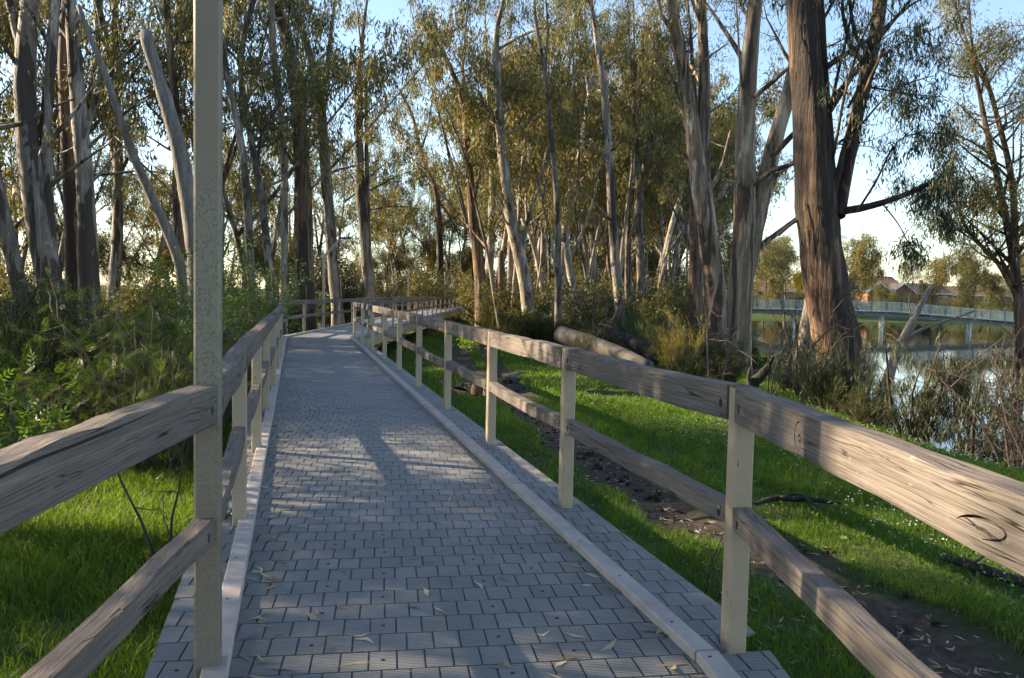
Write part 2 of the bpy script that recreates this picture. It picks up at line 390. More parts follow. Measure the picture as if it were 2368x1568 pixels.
# ================================================================ SETTING: ground, river
def axis(*segs):
    out = []
    for a, b, st in segs: out += list(np.arange(a, b, st))
    out.append(segs[-1][1]); return np.array(out)
gx = axis((-1600, -200, 200), (-200, -40, 10), (-40, -12, 1.5), (-12, 4, .3), (4, 13, .3), (13, 45, 1.5), (45, 200, 6), (200, 1600, 200))
gy = axis((-400, -60, 60), (-60, -4, 4), (-4, 24, .28), (24, 46, .6), (46, 130, 3), (130, 150, 1.5), (150, 280, 6), (280, 600, 40), (600, 3000, 300))
GX, GY = np.meshgrid(gx, gy)
GZ = ground(GX, GY)
tint = np.clip(mudmask(GX, GY) * sstep(60, 40, GY) + .8 * (1 - sstep(.0, .5, np.abs(GX - bank(GY)) / 1.6)) * (GX < bank(GY) + 2), 0, 1)
nx_, ny_ = len(gx), len(gy)
ii, jj = np.meshgrid(np.arange(ny_ - 1), np.arange(nx_ - 1), indexing='ij')
Qg = np.stack([ii * nx_ + jj, ii * nx_ + jj + 1, (ii + 1) * nx_ + jj + 1, (ii + 1) * nx_ + jj], -1).reshape(-1, 4)
o = obj('ground', quads('ground', np.stack([GX, GY, GZ], -1).reshape(-1, 3), Qg, M['ground'], tint=tint.ravel(), smooth=np.ones(len(Qg), bool)))
tag(o, 'grassy river flat with muddy wheel track beside the boardwalk', kind='structure')
wv = [(7.0, -60), (600, -60), (600, 137.5), (22, 137.5), (18, 60), (9.2, 30), (7.0, 12)]
o = obj('river_water', pymesh('river_water', [(x, y, WATER) for x, y in wv], [tuple(range(len(wv)))], M['water']))
tag(o, 'still river reflecting sky and trees beyond the bank', kind='structure')
pv = []
for k in range(28):
    a = k / 28 * 2 * math.pi; r = 1 + .18 * math.sin(3 * a + 1) + .1 * math.sin(5 * a)
    pv.append((PUDDLE[0] + .42 * r * math.cos(a) - .25 * 1.2 * r * math.sin(a), PUDDLE[1] + 1.25 * r * math.sin(a), gz(*PUDDLE) + .055))
o = obj('puddle', pymesh('puddle', pv, [tuple(range(28))], M['puddle']))
tag(o, 'small puddle lying in the muddy wheel track', kind='structure')

# ================================================================ SETTING: boardwalk
RP = list(zip([1.085, 1.015, .42, -.2, -.85, -1.53, -2.22, -2.92, -3.65, -4.4, -5.15], [1.02, 3.47, 5.8, 8.17, 10.6, 13.1, 15.7, 18.25, 20.8, 23.4, 26.0]))
LP = list(zip([-1.05, -1.2, -1.78, -2.42, -3.08, -3.73, -4.4, -5.1, -5.85, -6.6, -7.4], [.68, 3.14, 5.2, 7.54, 9.96, 12.4, 14.9, 17.5, 20.1, 22.7, 25.4]))
yB = np.arange(28.4, 89.5, 3.0)
LB = [(float(np.interp(y, [25.4, 57, 78, 90], [-7.4, -7.7, -7.0, -5.2])), float(y)) for y in yB]
RB = [(float(np.interp(y, [26.0, 57, 76, 90], [-5.15, -5.35, -4.8, -3.0])), float(y) + .3) for y in yB]
ca, sa = math.cos(ROWA), math.sin(ROWA)
U = np.array([ca, sa]); Vv = np.array([-sa, ca])
def uv2xy(u, v): return (u * U[0] + v * Vv[0], u * U[1] + v * Vv[1])
def xy2uv(x, y): return (x * U[0] + y * U[1], x * Vv[0] + y * Vv[1])
dA = np.array([-.2621, .9650]); nA = np.array([.9650, .2621])
rA0 = np.array([.97, 3.47]) + nA * .24; rA1 = np.array([-5.15, 26.0]) + nA * .24
lA0 = np.array([-1.2, 3.14]) - nA * .24; lA1 = np.array([-7.4, 25.4]) - nA * .24
V0 = 3.24; PU, PV = .1185, .176
def lineX(p, q, y): return p[0] + (q[0] - p[0]) * (y - p[1]) / (q[1] - p[1])
def clip(poly, a, b):                    # keep the part to the left of a->b
    out = []
    for i in range(len(poly)):
        p, q = poly[i], poly[(i + 1) % len(poly)]
        sp = (b[0] - a[0]) * (p[1] - a[1]) - (b[1] - a[1]) * (p[0] - a[0]); sq = (b[0] - a[0]) * (q[1] - a[1]) - (b[1] - a[1]) * (q[0] - a[0])
        if sp >= 0: out.append(p)
        if (sp >= 0) != (sq >= 0):
            t = sp / (sp - sq); out.append((p[0] + (q[0] - p[0]) * t, p[1] + (q[1] - p[1]) * t))
    return out
boardwalk = empty('boardwalk', (0, 0, 0)); tag(boardwalk, 'grey tiled boardwalk deck curving away between two railings', kind='structure')
# base sheets
mb = MB()
def slab(poly, z0, z1, m=0):
    n = len(poly); mb.add([(x, y, z0) for x, y in poly] + [(x, y, z1) for x, y in poly],
        [tuple(range(n - 1, -1, -1)), tuple(range(n, 2 * n))] + [(i, (i + 1) % n, n + (i + 1) % n, n + i) for i in range(n)], m)
nearL, nearR = -1.45, 1.18
pn = [(nearL, -1.5), (nearR, -1.5), (nearR, 3.46), (.86, 3.40), (.86, 3.62), (nearL - .08, 3.3)]
slab([(nearL, -1.5), (nearR, -1.5), (nearR, 3.44), (nearL - .06, 3.02)], -.05, -.011)
slab([(nearL - .06, 3.024), (.98, 3.412), (.95, 3.66), (rA0[0] - .03, 3.72), tuple(rA1), tuple(lA1), tuple(lA0)], -.05, -.0105)
mb.build('deck_sheet', M['deck_base'], boardwalk)
mb = MB()
BL = [(x - .24, y) for x, y in [(-7.4, 25.4)] + LB]; BR = [(x + .24, y) for x, y in [(-5.15, 26.0)] + RB]
for i in range(len(BL) - 1):
    slab([BL[i], BR[i], BR[i + 1], BL[i + 1]], -.045, .0)
mb.build('far_deck', M['deck_far'], boardwalk)
# tiles
tile_h = .011
def tile_mesh(screw):
    m_ = MB(); n = 12; hu = (PU - .0085) / 2; hv = (PV - .009) / 2; st = 2 * hv / n; gd = .0045
    prof = []
    for k in range(n):
        a = -hv + k * st
        prof += [(a, 0), (a + st * .62, 0), (a + st * .8, -gd)]
    prof.append((hv, 0))
    V = [(-hu, p, z) for p, z in prof] + [(hu, p, z) for p, z in prof]; k = len(prof)
    m_.add(V, [(i, k + i, k + i + 1, i + 1) for i in range(k - 1)])
    m_.add(boxv(-hu, hu, -hv, hv, -tile_h, -gd - .001), [(0, 1, 5, 4), (1, 2, 6, 5), (2, 3, 7, 6), (3, 0, 4, 7)])
    m_.add([(-hu, -hv, -.006), (hu, -hv, -.006), (hu, -hv, 0), (-hu, -hv, 0)], [(0, 1, 2, 3)])
    if screw:
        V = [(.0085 * math.cos(a * math.pi / 3), .0085 * math.sin(a * math.pi / 3), z) for z in (-.004, .003) for a in range(6)]
        m_.add(V, [tuple(range(6, 12))] + [(i, (i + 1) % 6, 6 + (i + 1) % 6, 6 + i) for i in range(6)], 1)
    return m_.mesh('deck_tile', [M['tile'], M['screw']])
T0, T1 = tile_mesh(False), tile_mesh(True)
rows = []; far_tiles = QB()
trng = random.Random(3)
n_single = 0
for k in range(-14, 134):
    v = V0 + (k + .5) * PV
    off = (.5 * (k % 2) + trng.uniform(-.12, .12)) * PU
    for i in range(-80, 20):
        u = i * PU + off; cx, cy = uv2xy(u, v)
        if cy > 25.3 or cx < -8.2 or cx > 1.5: continue
        rect = [uv2xy(u + a * (PU - .0085) / 2, v + b * (PV - .009) / 2) for a, b in ((-1, -1), (1, -1), (1, 1), (-1, 1))]
        if k < 0: edges = [((nearR, -5), (nearR, 5)), ((nearL, 5), (nearL, -5))]
        else:
            edges = [(tuple(rA0), tuple(rA1)), (tuple(lA1), tuple(lA0)), (tuple(rA1), tuple(lA1))]
            if k == 0: edges.append(((.97, 0), (.97, 5)))
        pl = rect
        for a, b in edges:
            if pl: pl = clip(pl, a, b)
        if not pl: continue
        ar = 0.5 * abs(sum(pl[q][0] * pl[(q + 1) % len(pl)][1] - pl[(q + 1) % len(pl)][0] * pl[q][1] for q in range(len(pl))))
        full = (PU - .0085) * (PV - .009)
        if ar < full * .12: continue
        d = cam.matrix_world.inverted() @ Vector((cx, cy, 0))
        vis = d.z < 0 and abs(d.x / d.z) < .68 and d.y / -d.z > -.47
        rows.append((cy, u, v, k, i, pl, ar > full * .98, vis, cx, cy))
rows.sort(key=lambda r: (not r[7], r[0]))
fV = []; fF = []
for r in rows:
    cy, u, v, k, i, pl, whole, vis, cx, cy2 = r
    scr = (i + 3 * (k % 2)) % 7 == 0
    dz = trng.uniform(-.0012, .0012)
    if vis and n_single < 300:
        n_single += 1
        if whole:
            t = obj('deck_tile', T1 if scr else T0, boardwalk, (cx, cy2, dz), ROWA)
        else:
            n = len(pl); m_ = MB(); m_.add([(x - cx, y - cy2, -tile_h) for x, y in pl] + [(x - cx, y - cy2, 0) for x, y in pl],
                [tuple(range(n, 2 * n))] + [(q, (q + 1) % n, n + (q + 1) % n, n + q) for q in range(n)])
            m_.build('deck_tile', [M['tile_far']], boardwalk, (cx, cy2, dz))
    else:
        b = len(fV); n = len(pl)
        fV += [(x, y, -tile_h + dz) for x, y in pl] + [(x, y, dz) for x, y in pl]
        fF += [tuple(range(b + n, b + 2 * n))] + [(b + q, b + (q + 1) % n, b + n + (q + 1) % n, b + n + q) for q in range(n)]
o = obj('deck_tiles', pymesh('deck_tiles', fV, fF, M['tile_far']), boardwalk); o['kind'] = 'stuff'
# kerbs along the inner side of the posts
def offset_line(pts, side, d):
    out = []
    P = [np.array(p) for p in pts]
    for i, p in enumerate(P):
        a = P[max(i - 1, 0)]; b = P[min(i + 1, len(P) - 1)]; t = (b - a) / np.linalg.norm(b - a); n = np.array([t[1], -t[0]])
        out.append(p + n * side * d)
    return out
def kerb_piece(p, q, w=.1, h=.047, z=.002):
    p = np.array(p); q = np.array(q); t = (q - p) / np.linalg.norm(q - p); Ln = np.linalg.norm(q - p) - .012
    c = .006; prof = [(-w / 2, 0), (w / 2, 0), (w / 2, h - c), (w / 2 - c, h), (-w / 2 + c, h), (-w / 2, h - c)]
    V = [(x, a, b) for x in (.006, .006 + Ln) for a, b in prof]; n = 6
    Fc = [tuple(range(n - 1, -1, -1)), tuple(range(n, 2 * n))] + [(i, n + i, n + (i + 1) % n, (i + 1) % n) for i in range(n)]
    Fc = [tuple(reversed(f)) for f in Fc]
    m_ = MB(); m_.add(V, Fc)
    for s in np.arange(.3, Ln, .62):      # screw heads
        m_.add([(s + .008 * math.cos(a * math.pi / 3), .01 + .008 * math.sin(a * math.pi / 3), zz) for zz in (h - .002, h + .0015) for a in range(6)],
               [tuple(range(6, 12))] + [(i, (i + 1) % 6, 6 + (i + 1) % 6, 6 + i) for i in range(6)], 1)
    return m_.build('kerb', [M['kerb'], M['screw']], boardwalk, (p[0], p[1], z), math.atan2(t[1], t[0]))
kr = offset_line(RP, -1, .105); kl = offset_line(LP, 1, .105)
kr[0] = np.array([1.03 - .105, 1.0]); kl[0] = np.array([-1.05 + .105, .6])
br_ = np.array([.81, 3.62])               # bend pieces at the near right corner
kerb_piece((.925, 1.0), (.915, 2.98)); kerb_piece((.912, 2.985), (.868, 3.34))
st = np.array([.862, 3.345]); en = kr[10]
cuts = [0, .13, .235, .34, .46, .58, .70, .82, 1.0]
for a, b in zip(cuts[:-1], cuts[1:]): kerb_piece(st + (en - st) * a, st + (en - st) * b)
kerb_piece((-.97, .6), (-1.10, 2.9))
st = np.array([-1.103, 2.905]); en = kl[10] + np.array([.02, .1]); cuts = [0, .16, .27, .40, .52, .64, .76, .88, 1.0]
for a, b in zip(cuts[:-1], cuts[1:]): kerb_piece(st + (en - st) * a, st + (en - st) * b)
klb = [np.array([-7.28, 25.5])] + [np.array([x + .105, y]) for x, y in LB]; krb = [np.array([-5.2, 26.1])] + [np.array([x - .105, y]) for x, y in RB]
for P in (klb, krb):
    for a, b in zip(P[:-1], P[1:]): kerb_piece(a, b)
# edge beams, bearers and piles under the deck
def beam(name, p, q, w, z0, z1, mat):
    m_ = MB(); m_.bar((p[0], p[1], (z0 + z1) / 2), (q[0], q[1], (z0 + z1) / 2), w, z1 - z0); return m_.build(name, mat, boardwalk)
for i in range(0, len(BR) - 1, 3):
    j = min(i + 3, len(BR) - 1)
    beam('edge_beam', np.array(BR[i]) - [.06, 0], np.array(BR[j]) - [.06, .004], .07, -.40, -.048, M['fascia'])
    beam('edge_beam', np.array(BL[i]) + [.06, 0], np.array(BL[j]) + [.06, -.004], .07, -.40, -.048, M['fascia'])
for a, b, s in ((rA0, rA1, -1), (lA0, lA1, 1)):
    for t0, t1 in ((.03, .5), (.5, .995)):
        beam('edge_beam', a + (b - a) * t0 + nA * s * .09, a + (b - a) * t1 + nA * s * .09, .06, -.26, -.052, M['dark_steel'])
for x in (nearL + .12, nearR - .12): beam('edge_beam', (x, -1.4), (x, 3.0), .06, -.26, -.052, M['dark_steel'])
def pile(x, y, top=-.4):
    g = gz(x, y) - .3; V, Q = tube([(0, 0, g), (0, 0, (g + top) / 2), (.01, 0, top)], [.11, .105, .1], 10, np.random.default_rng(int(x * 100) % 97 + 5), .04)
    obj('pile', quads('pile', V, Q, M['pile'], smooth=np.ones(len(Q), bool)), boardwalk, (x, y, 0))
for i in range(0, len(BR), 2):
    pile(BR[i][0] - .25, BR[i][1] + .4); pile(BL[i][0] + .25, BL[i][1] + .4)
    if i + 1 < len(BR): beam('cross_beam', (BL[i][0] + .1, BL[i][1] + .4), (BR[i][0] - .1, BR[i][1] + .4), .12, -.46, -.41, M['pile'])
for t in np.linspace(.06, .94, 7):
    p = rA0 + (rA1 - rA0) * t - nA * .25; q = lA0 + (lA1 - lA0) * t + nA * .25
    pile(p[0], p[1], -.3); pile(q[0], q[1], -.3)
    beam('cross_beam', q, p, .1, -.34, -.262, M['dark_steel'])

# ================================================================ RAILINGS
PH = 1.172
def post_mesh(h=PH, w=.089, z0=-.3, m=None):
    c = .008; a = w / 2; ring = [(-a + c, -a), (a - c, -a), (a, -a + c), (a, a - c), (a - c, a), (-a + c, a), (-a, a - c), (-a, -a + c)]
    V = [(x, y, z) for z in (z0, h) for x, y in ring]
    return pymesh('post', V, [tuple(range(8, 16))] + [(i, (i + 1) % 8, 8 + (i + 1) % 8, 8 + i) for i in range(8)], m or M['cream'])
POST = post_mesh()
CAP = MB().box(-.0465, .0465, -.0465, .0465, .0005, .0045).mesh('cap', M['rust'])
_a = .0468
COLLAR = MB()
for s in (-1, 1):
    COLLAR.box(-_a, _a, s * .0445 - .0015, s * .0445 + .0015, -.002, .002); COLLAR.box(s * .0445 - .0015, s * .0445 + .0015, -_a, _a, -.002, .002)
COLLAR = COLLAR.mesh('collar', M['cream'])
def timber_mesh(L, h, w, seed, bow=.0, twist=.0):
    g = np.random.default_rng(seed); n = 13
    prof = np.array([(-.5, -.5), (-.4, -.5), (.4, -.5), (.5, -.5), (.5, -.42), (.5, .38), (.5, .47), (.43, .5), (0, .5), (-.43, .5), (-.5, .47), (-.5, .38), (-.5, -.42)])
    prof[:, 0] *= w; prof[:, 1] *= h; prof[0] += (.004, .003); prof[3] += (-.004, .003)
    xs = np.linspace(.002, L - .002, n); V = []
    wob = np.cumsum(g.normal(0, .0025, (n, 2)), 0); wob -= np.linspace(wob[0], wob[-1], n)
    for i, x in enumerate(xs):
        t = i / (n - 1); s = math.sin(math.pi * t)
        jitter = g.normal(0, .0016, prof.shape)
        if i in (0, n - 1): jitter *= .3
        edge = np.zeros(len(prof)); edge[6:11] = -abs(g.normal(0, .004)) * s
        if g.random() < .25: edge[6:8] -= .008 * s
        for (py, pz), (jy, jz), e in zip(prof, jitter, edge):
            V.append((x, py + jy + wob[i, 0], pz + jz + e + bow * s + wob[i, 1]))
    k = len(prof)
    Fc = [tuple(range(k))[::-1], tuple(range((n - 1) * k, n * k))] + [(i * k + j, i * k + (j + 1) % k, (i + 1) * k + (j + 1) % k, (i + 1) * k + j) for i in range(n - 1) for j in range(k)]
    Fc = [tuple(reversed(f)) for f in Fc]
    return pymesh('rail', V, Fc, M['timber'])
def holes(me, L, w, xs, zc, side, r=.0165, extra=()):
    """drill the bolt recesses seen from the walkway into the timber"""
    m_ = MB()
    for x in xs:
        n = 14; y0, y1 = side * (w / 2 - .05), side * (w / 2 + .03)
        ring = [(x + r * math.cos(a * 2 * math.pi / n), zc + r * 1.25 * math.sin(a * 2 * math.pi / n)) for a in range(n)]
        V = [(a, y0, b) for a, b in ring] + [(a, y1, b) for a, b in ring]
        m_.add(V, [tuple(range(n)), tuple(range(2 * n - 1, n - 1, -1))] + [(i, n + i, n + (i + 1) % n, (i + 1) % n) for i in range(n)])
    for poly, dep in extra:
        n = len(poly); y0, y1 = side * (w / 2 - dep), side * (w / 2 + .03); V = [(a, y0, b) for a, b in poly] + [(a, y1, b) for a, b in poly]
        m_.add(V, [tuple(range(n)), tuple(range(2 * n - 1, n - 1, -1))] + [(i, n + i, n + (i + 1) % n, (i + 1) % n) for i in range(n)])
    cm = m_.mesh('cut', M['timber'])
    bm = bmesh.new(); bm.from_mesh(cm); bmesh.ops.recalc_face_normals(bm, faces=bm.faces); bm.to_mesh(cm); bm.free()
    bm = bmesh.new(); bm.from_mesh(me); bmesh.ops.recalc_face_normals(bm, faces=bm.faces); bm.to_mesh(me); bm.free()
    a = bpy.data.objects.new('a', me); b = bpy.data.objects.new('b', cm); COL.objects.link(a); COL.objects.link(b)
    md = a.modifiers.new('b', 'BOOLEAN'); md.object = b; md.operation = 'DIFFERENCE'; md.solver = 'EXACT'; md.use_self = True
    dg = bpy.context.evaluated_depsgraph_get(); out = bpy.data.meshes.new_from_object(a.evaluated_get(dg))
    bpy.data.objects.remove(a); bpy.data.objects.remove(b)
    return out if len(out.polygons) > 20 else me
def arc_crack(cx, cz, rx, rz, a0, a1, wd, n=12, rot=0.0):
    out = []; inn = []
    for k in range(n + 1):
        t = k / n; a = R(a0 + (a1 - a0) * t); h = wd * math.sin(math.pi * (.06 + .88 * t)) * (1 + .3 * math.sin(9 * t))
        for lst, s in ((out, 1), (inn, -1)):
            x = (rx + s * h) * math.cos(a); z = (rz + s * h) * math.sin(a); lst.append((cx + x * math.cos(rot) - z * math.sin(rot), cz + x * math.sin(rot) + z * math.cos(rot)))
    return out + inn[::-1]
def long_crack(x0, z0, x1, z1, wd, n=10, seed=0):
    g = random.Random(seed); up_ = []; dn = []
    for k in range(n + 1):
        t = k / n; x = x0 + (x1 - x0) * t; z = z0 + (z1 - z0) * t + g.uniform(-.003, .003); h = wd * math.sin(math.pi * (.03 + .94 * t)) * g.uniform(.6, 1.2); up_.append((x, z + h)); dn.append((x, z - h))
    return up_ + dn[::-1]
CARVE = {(1, 0, 'top_rail'): [(arc_crack(1.63, -.005, .043, .05, -60, 100, .0035), .03), (arc_crack(1.63, -.012, .009, .012, 0, 300, .004, 14), .02), (arc_crack(.62, -.02, .085, .022, 15, 265, .0042, 16, -.12), .025), (long_crack(.545, -.03, .68, -.012, .006, 8, 21), .03), (long_crack(1.05, .045, 1.5, .03, .0016, seed=4), .02)],
         (1, 1, 'top_rail'): [(long_crack(.2, .02, 1.0, .035, .0018, seed=1), .02), (arc_crack(1.9, .01, .014, .012, 0, 290, .004), .02)], (1, 2, 'top_rail'): [(long_crack(.15, .0, .55, .02, .003, seed=2), .025), (arc_crack(.5, .045, .06, .02, 200, 320, .003), .02)],
         (1, 3, 'top_rail'): [(long_crack(1.5, -.02, 2.1, -.01, .003, seed=3), .025)], (1, 4, 'top_rail'): [(long_crack(.1, -.01, .6, -.025, .005, seed=8), .03)],
         (2, 0, 'top_rail'): [(long_crack(.5, .052, 1.75, .066, .006, seed=5), .035), (long_crack(.2, -.02, 1.2, -.01, .0012, seed=9), .02)], (2, 1, 'top_rail'): [(long_crack(.9, .04, 1.9, .05, .004, seed=6), .03)],
         (1, 0, 'lower_rail'): [(long_crack(.9, .02, 1.5, .03, .002, seed=7), .02)], (2, 0, 'lower_rail'): [(long_crack(1.2, .015, 2.0, .02, .0015, seed=11), .02)]}
shared = {}
def railing(name, label, P, inner, skip_posts=(), near_n=0, seed=0, hole_from=0, rails_from=0):
    e = empty(name, (P[0][0], P[0][1], 0)); tag(e, label, 'railing')
    o0 = np.array(P[0])
    for i, p in enumerate(P):
        a = np.array(P[max(i - 1, 0)]); b = np.array(P[min(i + 1, len(P) - 1)]); t = b - a; ang = math.atan2(t[1], t[0])
        if i in skip_posts: continue
        q = np.array(p) - o0
        po = obj('post', POST, e, (q[0], q[1], 0), ang)
        obj('cap', CAP, po, (0, 0, PH))
        if i < near_n: obj('collar', COLLAR, po, (0, 0, .232 + .01 * ((i * 7) % 3)))
    for i in range(len(P) - 1):
        a = np.array(P[i]); b = np.array(P[i + 1]); t = b - a; Ln = np.linalg.norm(t) - .093; t = t / np.linalg.norm(t); ang = math.atan2(t[1], t[0])
        s = (a - o0) + t * .0465
        g = np.random.default_rng(seed * 100 + i)
        for nm, h, w, zt in (('top_rail', .157, .097, 1.176), ('lower_rail', .102, .076, .655)):
            zc = zt - h / 2 + g.uniform(-.004, .004)
            if i < near_n:
                me = timber_mesh(Ln, h, w, seed * 100 + i * 2 + (nm == 'top_rail'), g.uniform(-.012, .010) if nm == 'top_rail' else g.uniform(-.028, .01))
                if hole_from <= i < 6: me = holes(me, Ln, w, [.055, Ln - .06], -.012, inner, extra=CARVE.get((seed, i, nm), ()))
            else:
                key = (nm, round(Ln, 2), i % 5)
                if key not in shared: shared[key] = timber_mesh(Ln, h, w, hash(key[0]) % 50 + i, g.uniform(-.012, .012))
                me = shared[key]
            obj(nm, me, e, (s[0], s[1], zc), ang)
            if nm == 'lower_rail' and i < 4:                    # a bolt head on the lower rail
                q = s + t * .045 + np.array([-t[1], t[0]]) * inner * .0385
                m_ = MB(); n = 10
                m_.add([(.0 + .011 * math.cos(k * 2 * math.pi / n), yy * inner, .011 * math.sin(k * 2 * math.pi / n)) for yy in (0, .006) for k in range(n)],
                       [tuple(range(n)), tuple(range(2 * n - 1, n - 1, -1))] + [(k, n + k, n + (k + 1) % n, (k + 1) % n) for k in range(n)])
                m_.build('bolt', M['steel'], e, (q[0], q[1], zc + .012), ang)
    return e
railing('railing', 'weathered timber railing on cream steel posts along the river side of the near boardwalk', RP, 1, near_n=11, seed=1)
railing('railing', 'shaded timber railing nearest the wattle bushes, starting at the mouldy light pole', LP, -1, skip_posts=(1,), near_n=11, seed=2)
railing('railing', 'far timber railing beyond the bend on the side with the lamp poles', [LP[-1]] + LB, -1, skip_posts=(0, 2, 11, 18), seed=3)
railing('railing', 'far timber railing beyond the bend on the side above the timber piles', [RP[-1]] + RB, 1, skip_posts=(0,), seed=4)

# ================================================================ LIGHT POLES
def light_pole(x, y, ang, label, mould):
    e = empty('light_pole', (x, y, 0), ang); tag(e, label, 'light pole', 'light poles along the boardwalk')
    obj('pole', post_mesh(2.86, .098, -.3, M['cream_pole'] if mould else M['cream']), e)
    m_ = MB(); m_.bar((0, 0, 2.83), (.62, 0, 3.55), .085, .085, up=(0, 1, 0)); m_.build('arm', M['cream'], e)
    m_ = MB(); m_.add([(.58, -.09, 3.55), (1.08, -.11, 3.57), (1.08, .11, 3.57), (.58, .09, 3.55), (.6, -.06, 3.63), (1.04, -.08, 3.62), (1.04, .08, 3.62), (.6, .06, 3.63)], BOXF)
    h = m_.build('lamp_head', M['lamp'], e)
    MB().box(.68, 1.03, -.07, .07, 3.545, 3.556).build('lens', M['lens'], h)
light_pole(-1.2, 3.14, math.atan2(-.26, .965) + .3 - 1.35, 'tall cream steel light pole with mould speckles, closest of all the poles', True)
light_pole(LB[1][0], LB[1][1], 0.05, 'cream light pole with bent arm just past the boardwalk bend', False)
light_pole(LB[10][0], LB[10][1], 0.0, 'thin distant light pole, middle one of the three behind the bend', False)
light_pole(LB[17][0], LB[17][1], 0.0, 'smallest and farthest light pole at the end of the boardwalk', False)
# ================================================================ TREES
def smooth_path(P, n):
    P = np.asarray(P, float)
    d = np.r_[0, np.cumsum(np.linalg.norm(np.diff(P, axis=0), axis=1))]; t = np.linspace(0, d[-1], n)
    out = np.stack([np.interp(t, d, P[:, k]) for k in range(3)], -1)
    for _ in range(3): out[1:-1] = .25 * out[:-2] + .5 * out[1:-1] + .25 * out[2:]
    return out, t / d[-1]
def leaves_at(C, g, nleaf, spread, Ln, W, droop=.85):
    C = np.repeat(np.asarray(C), nleaf, 0); n = len(C)
    hang = g.random(n) ** .8                                # leaves hang along drooping twigs
    C = C + g.normal(size=(n, 3)) * spread * np.stack([.3 + .55 * hang, .3 + .55 * hang, np.full(n, .35)], -1) - np.stack([0 * hang, 0 * hang, spread * (2.9 * hang - .7)], -1)
    D = unit(g.normal(size=(n, 3)) * .6 + np.array([0, 0, -droop])); N = unit(np.cross(D, g.normal(size=(n, 3))))
    V, Q = kites(C, D, N, Ln * g.uniform(.65, 1.3, n), W * g.uniform(.7, 1.3, n))
    return V, Q, np.repeat(np.clip(g.normal(.45, .28, n), 0, 1), 4)
def branch_path(p, d, L, g, n=5, lift=.25, wob=.16):
    P = [np.array(p)]; d = np.array(d, float)
    for k in range(n - 1):
        d = unit(d + g.normal(size=3) * wob + np.array([0, 0, lift * (.5 - k / n)])); P.append(P[-1] + d * L / (n - 1))
    return np.array(P)
def grow(stems, g, zmin, nb, blen, nsub=5, nspray=3, nleaf=12, spread=.3, Ln=.19, W=.017, leafmat='gum', bark='bark_grey', sides=10, rough=.05, flare=1.35, limbs=(), strips=0, ztop=None, dense_top=True, droop=.85):
    """stems: list of (points, radii). returns trunk mesh, crown mesh (local coordinates)"""
    tr = QB(); cr = QB(); centers = []
    for si, (P, Rr) in enumerate(stems):
        n = max(10, min(34, int(len(P) * 5)))
        Q_, t = smooth_path(P, n); rr = np.interp(t, np.linspace(0, 1, len(Rr)), Rr)
        rr = rr * (1 + g.normal(0, .025, n))
        if si == 0 and flare > 1:
            h = Q_[:, 2] - Q_[0, 2]; rr = rr * (1 + (flare - 1) * np.exp(-np.clip(h, 0, None) / .7))
        V, Q = tube(Q_, np.maximum(rr, .006), sides, g, rough); tr.add(V, Q, 0, .5, True)
        for k in range(strips if si < 2 else 0):          # ribbons of peeling bark
            i = int(g.integers(2, n - 2)); a_ = g.uniform(0, 6.283); rd = np.array([math.cos(a_), math.sin(a_), 0.0]); sdv = np.array([-rd[1], rd[0], 0.0])
            Ls = g.uniform(.4, 1.8); ws = g.uniform(.012, .04); c0 = Q_[i] + rd * rr[i] * 1.0; tv = np.linspace(0, 1, 5)
            ax = unit(Q_[i - 1] - Q_[i])
            pts_ = c0 + ax * (tv * Ls)[:, None] + rd * (.012 + g.uniform(.0, .16) * tv ** 2)[:, None] + sdv * (g.normal(0, .05) * tv)[:, None]
            V = np.concatenate([pts_ - sdv * ws * (1 - .5 * tv)[:, None], pts_ + sdv * ws * (1 - .5 * tv)[:, None]]); tr.add(V, np.array([[j, j + 5, j + 6, j + 1] for j in range(4)]), 0, .5)
        lo = max(zmin, Q_[0, 2] + .2); hi = Q_[-1, 2]
        if hi <= lo: continue
        for k in range(nb):
            f = (k + g.random()) / nb; f = f ** (.75 if dense_top else 1.0)
            z = lo + (hi - lo) * f
            i = int(np.clip(np.searchsorted(Q_[:, 2], z), 1, n - 1)); w = (z - Q_[i - 1, 2]) / max(1e-3, Q_[i, 2] - Q_[i - 1, 2])
            p = Q_[i - 1] + (Q_[i] - Q_[i - 1]) * np.clip(w, 0, 1); r_ = rr[i]
            az = g.uniform(0, 2 * math.pi); el = g.uniform(.25, 1.05)
            d = np.array([math.cos(az) * math.cos(el), math.sin(az) * math.cos(el), math.sin(el)])
            L = blen * g.uniform(.55, 1.15) * (1 - .45 * f)
            limbs_ = branch_path(p, d, L, g); rb = min(r_ * .5, .022 * L + .01)
            V, Q = tube(limbs_, np.linspace(rb, .008, 5), 5); cr.add(V, Q, 0, .5, True)
            add_subs(limbs_, L, g, cr, centers, nsub, nspray)
        # leader tip
        for k in range(3): centers.append(Q_[-1] + g.normal(size=3) * .4)
    for P, r0_, r1_, ns in limbs:         # traced bare or leafy limbs
        P, _ = smooth_path(P, 12); V, Q = tube(P, np.linspace(r0_, r1_, 12), 7, g, .05); tr.add(V, Q, 0, .5, True)
        if ns:
            L = np.linalg.norm(P[-1] - P[0]); add_subs(P[3:], L * .6, g, cr, centers, ns, nspray)
    if centers and nleaf:
        V, Q, T = leaves_at(np.array(centers), g, nleaf, spread, Ln, W, droop); cr.add(V, Q, 1, T)
    tm = tr.mesh('trunk', [M[bark]])
    cm = cr.mesh('crown', [M[bark], M[leafmat]]) if cr.n else None
    return tm, cm
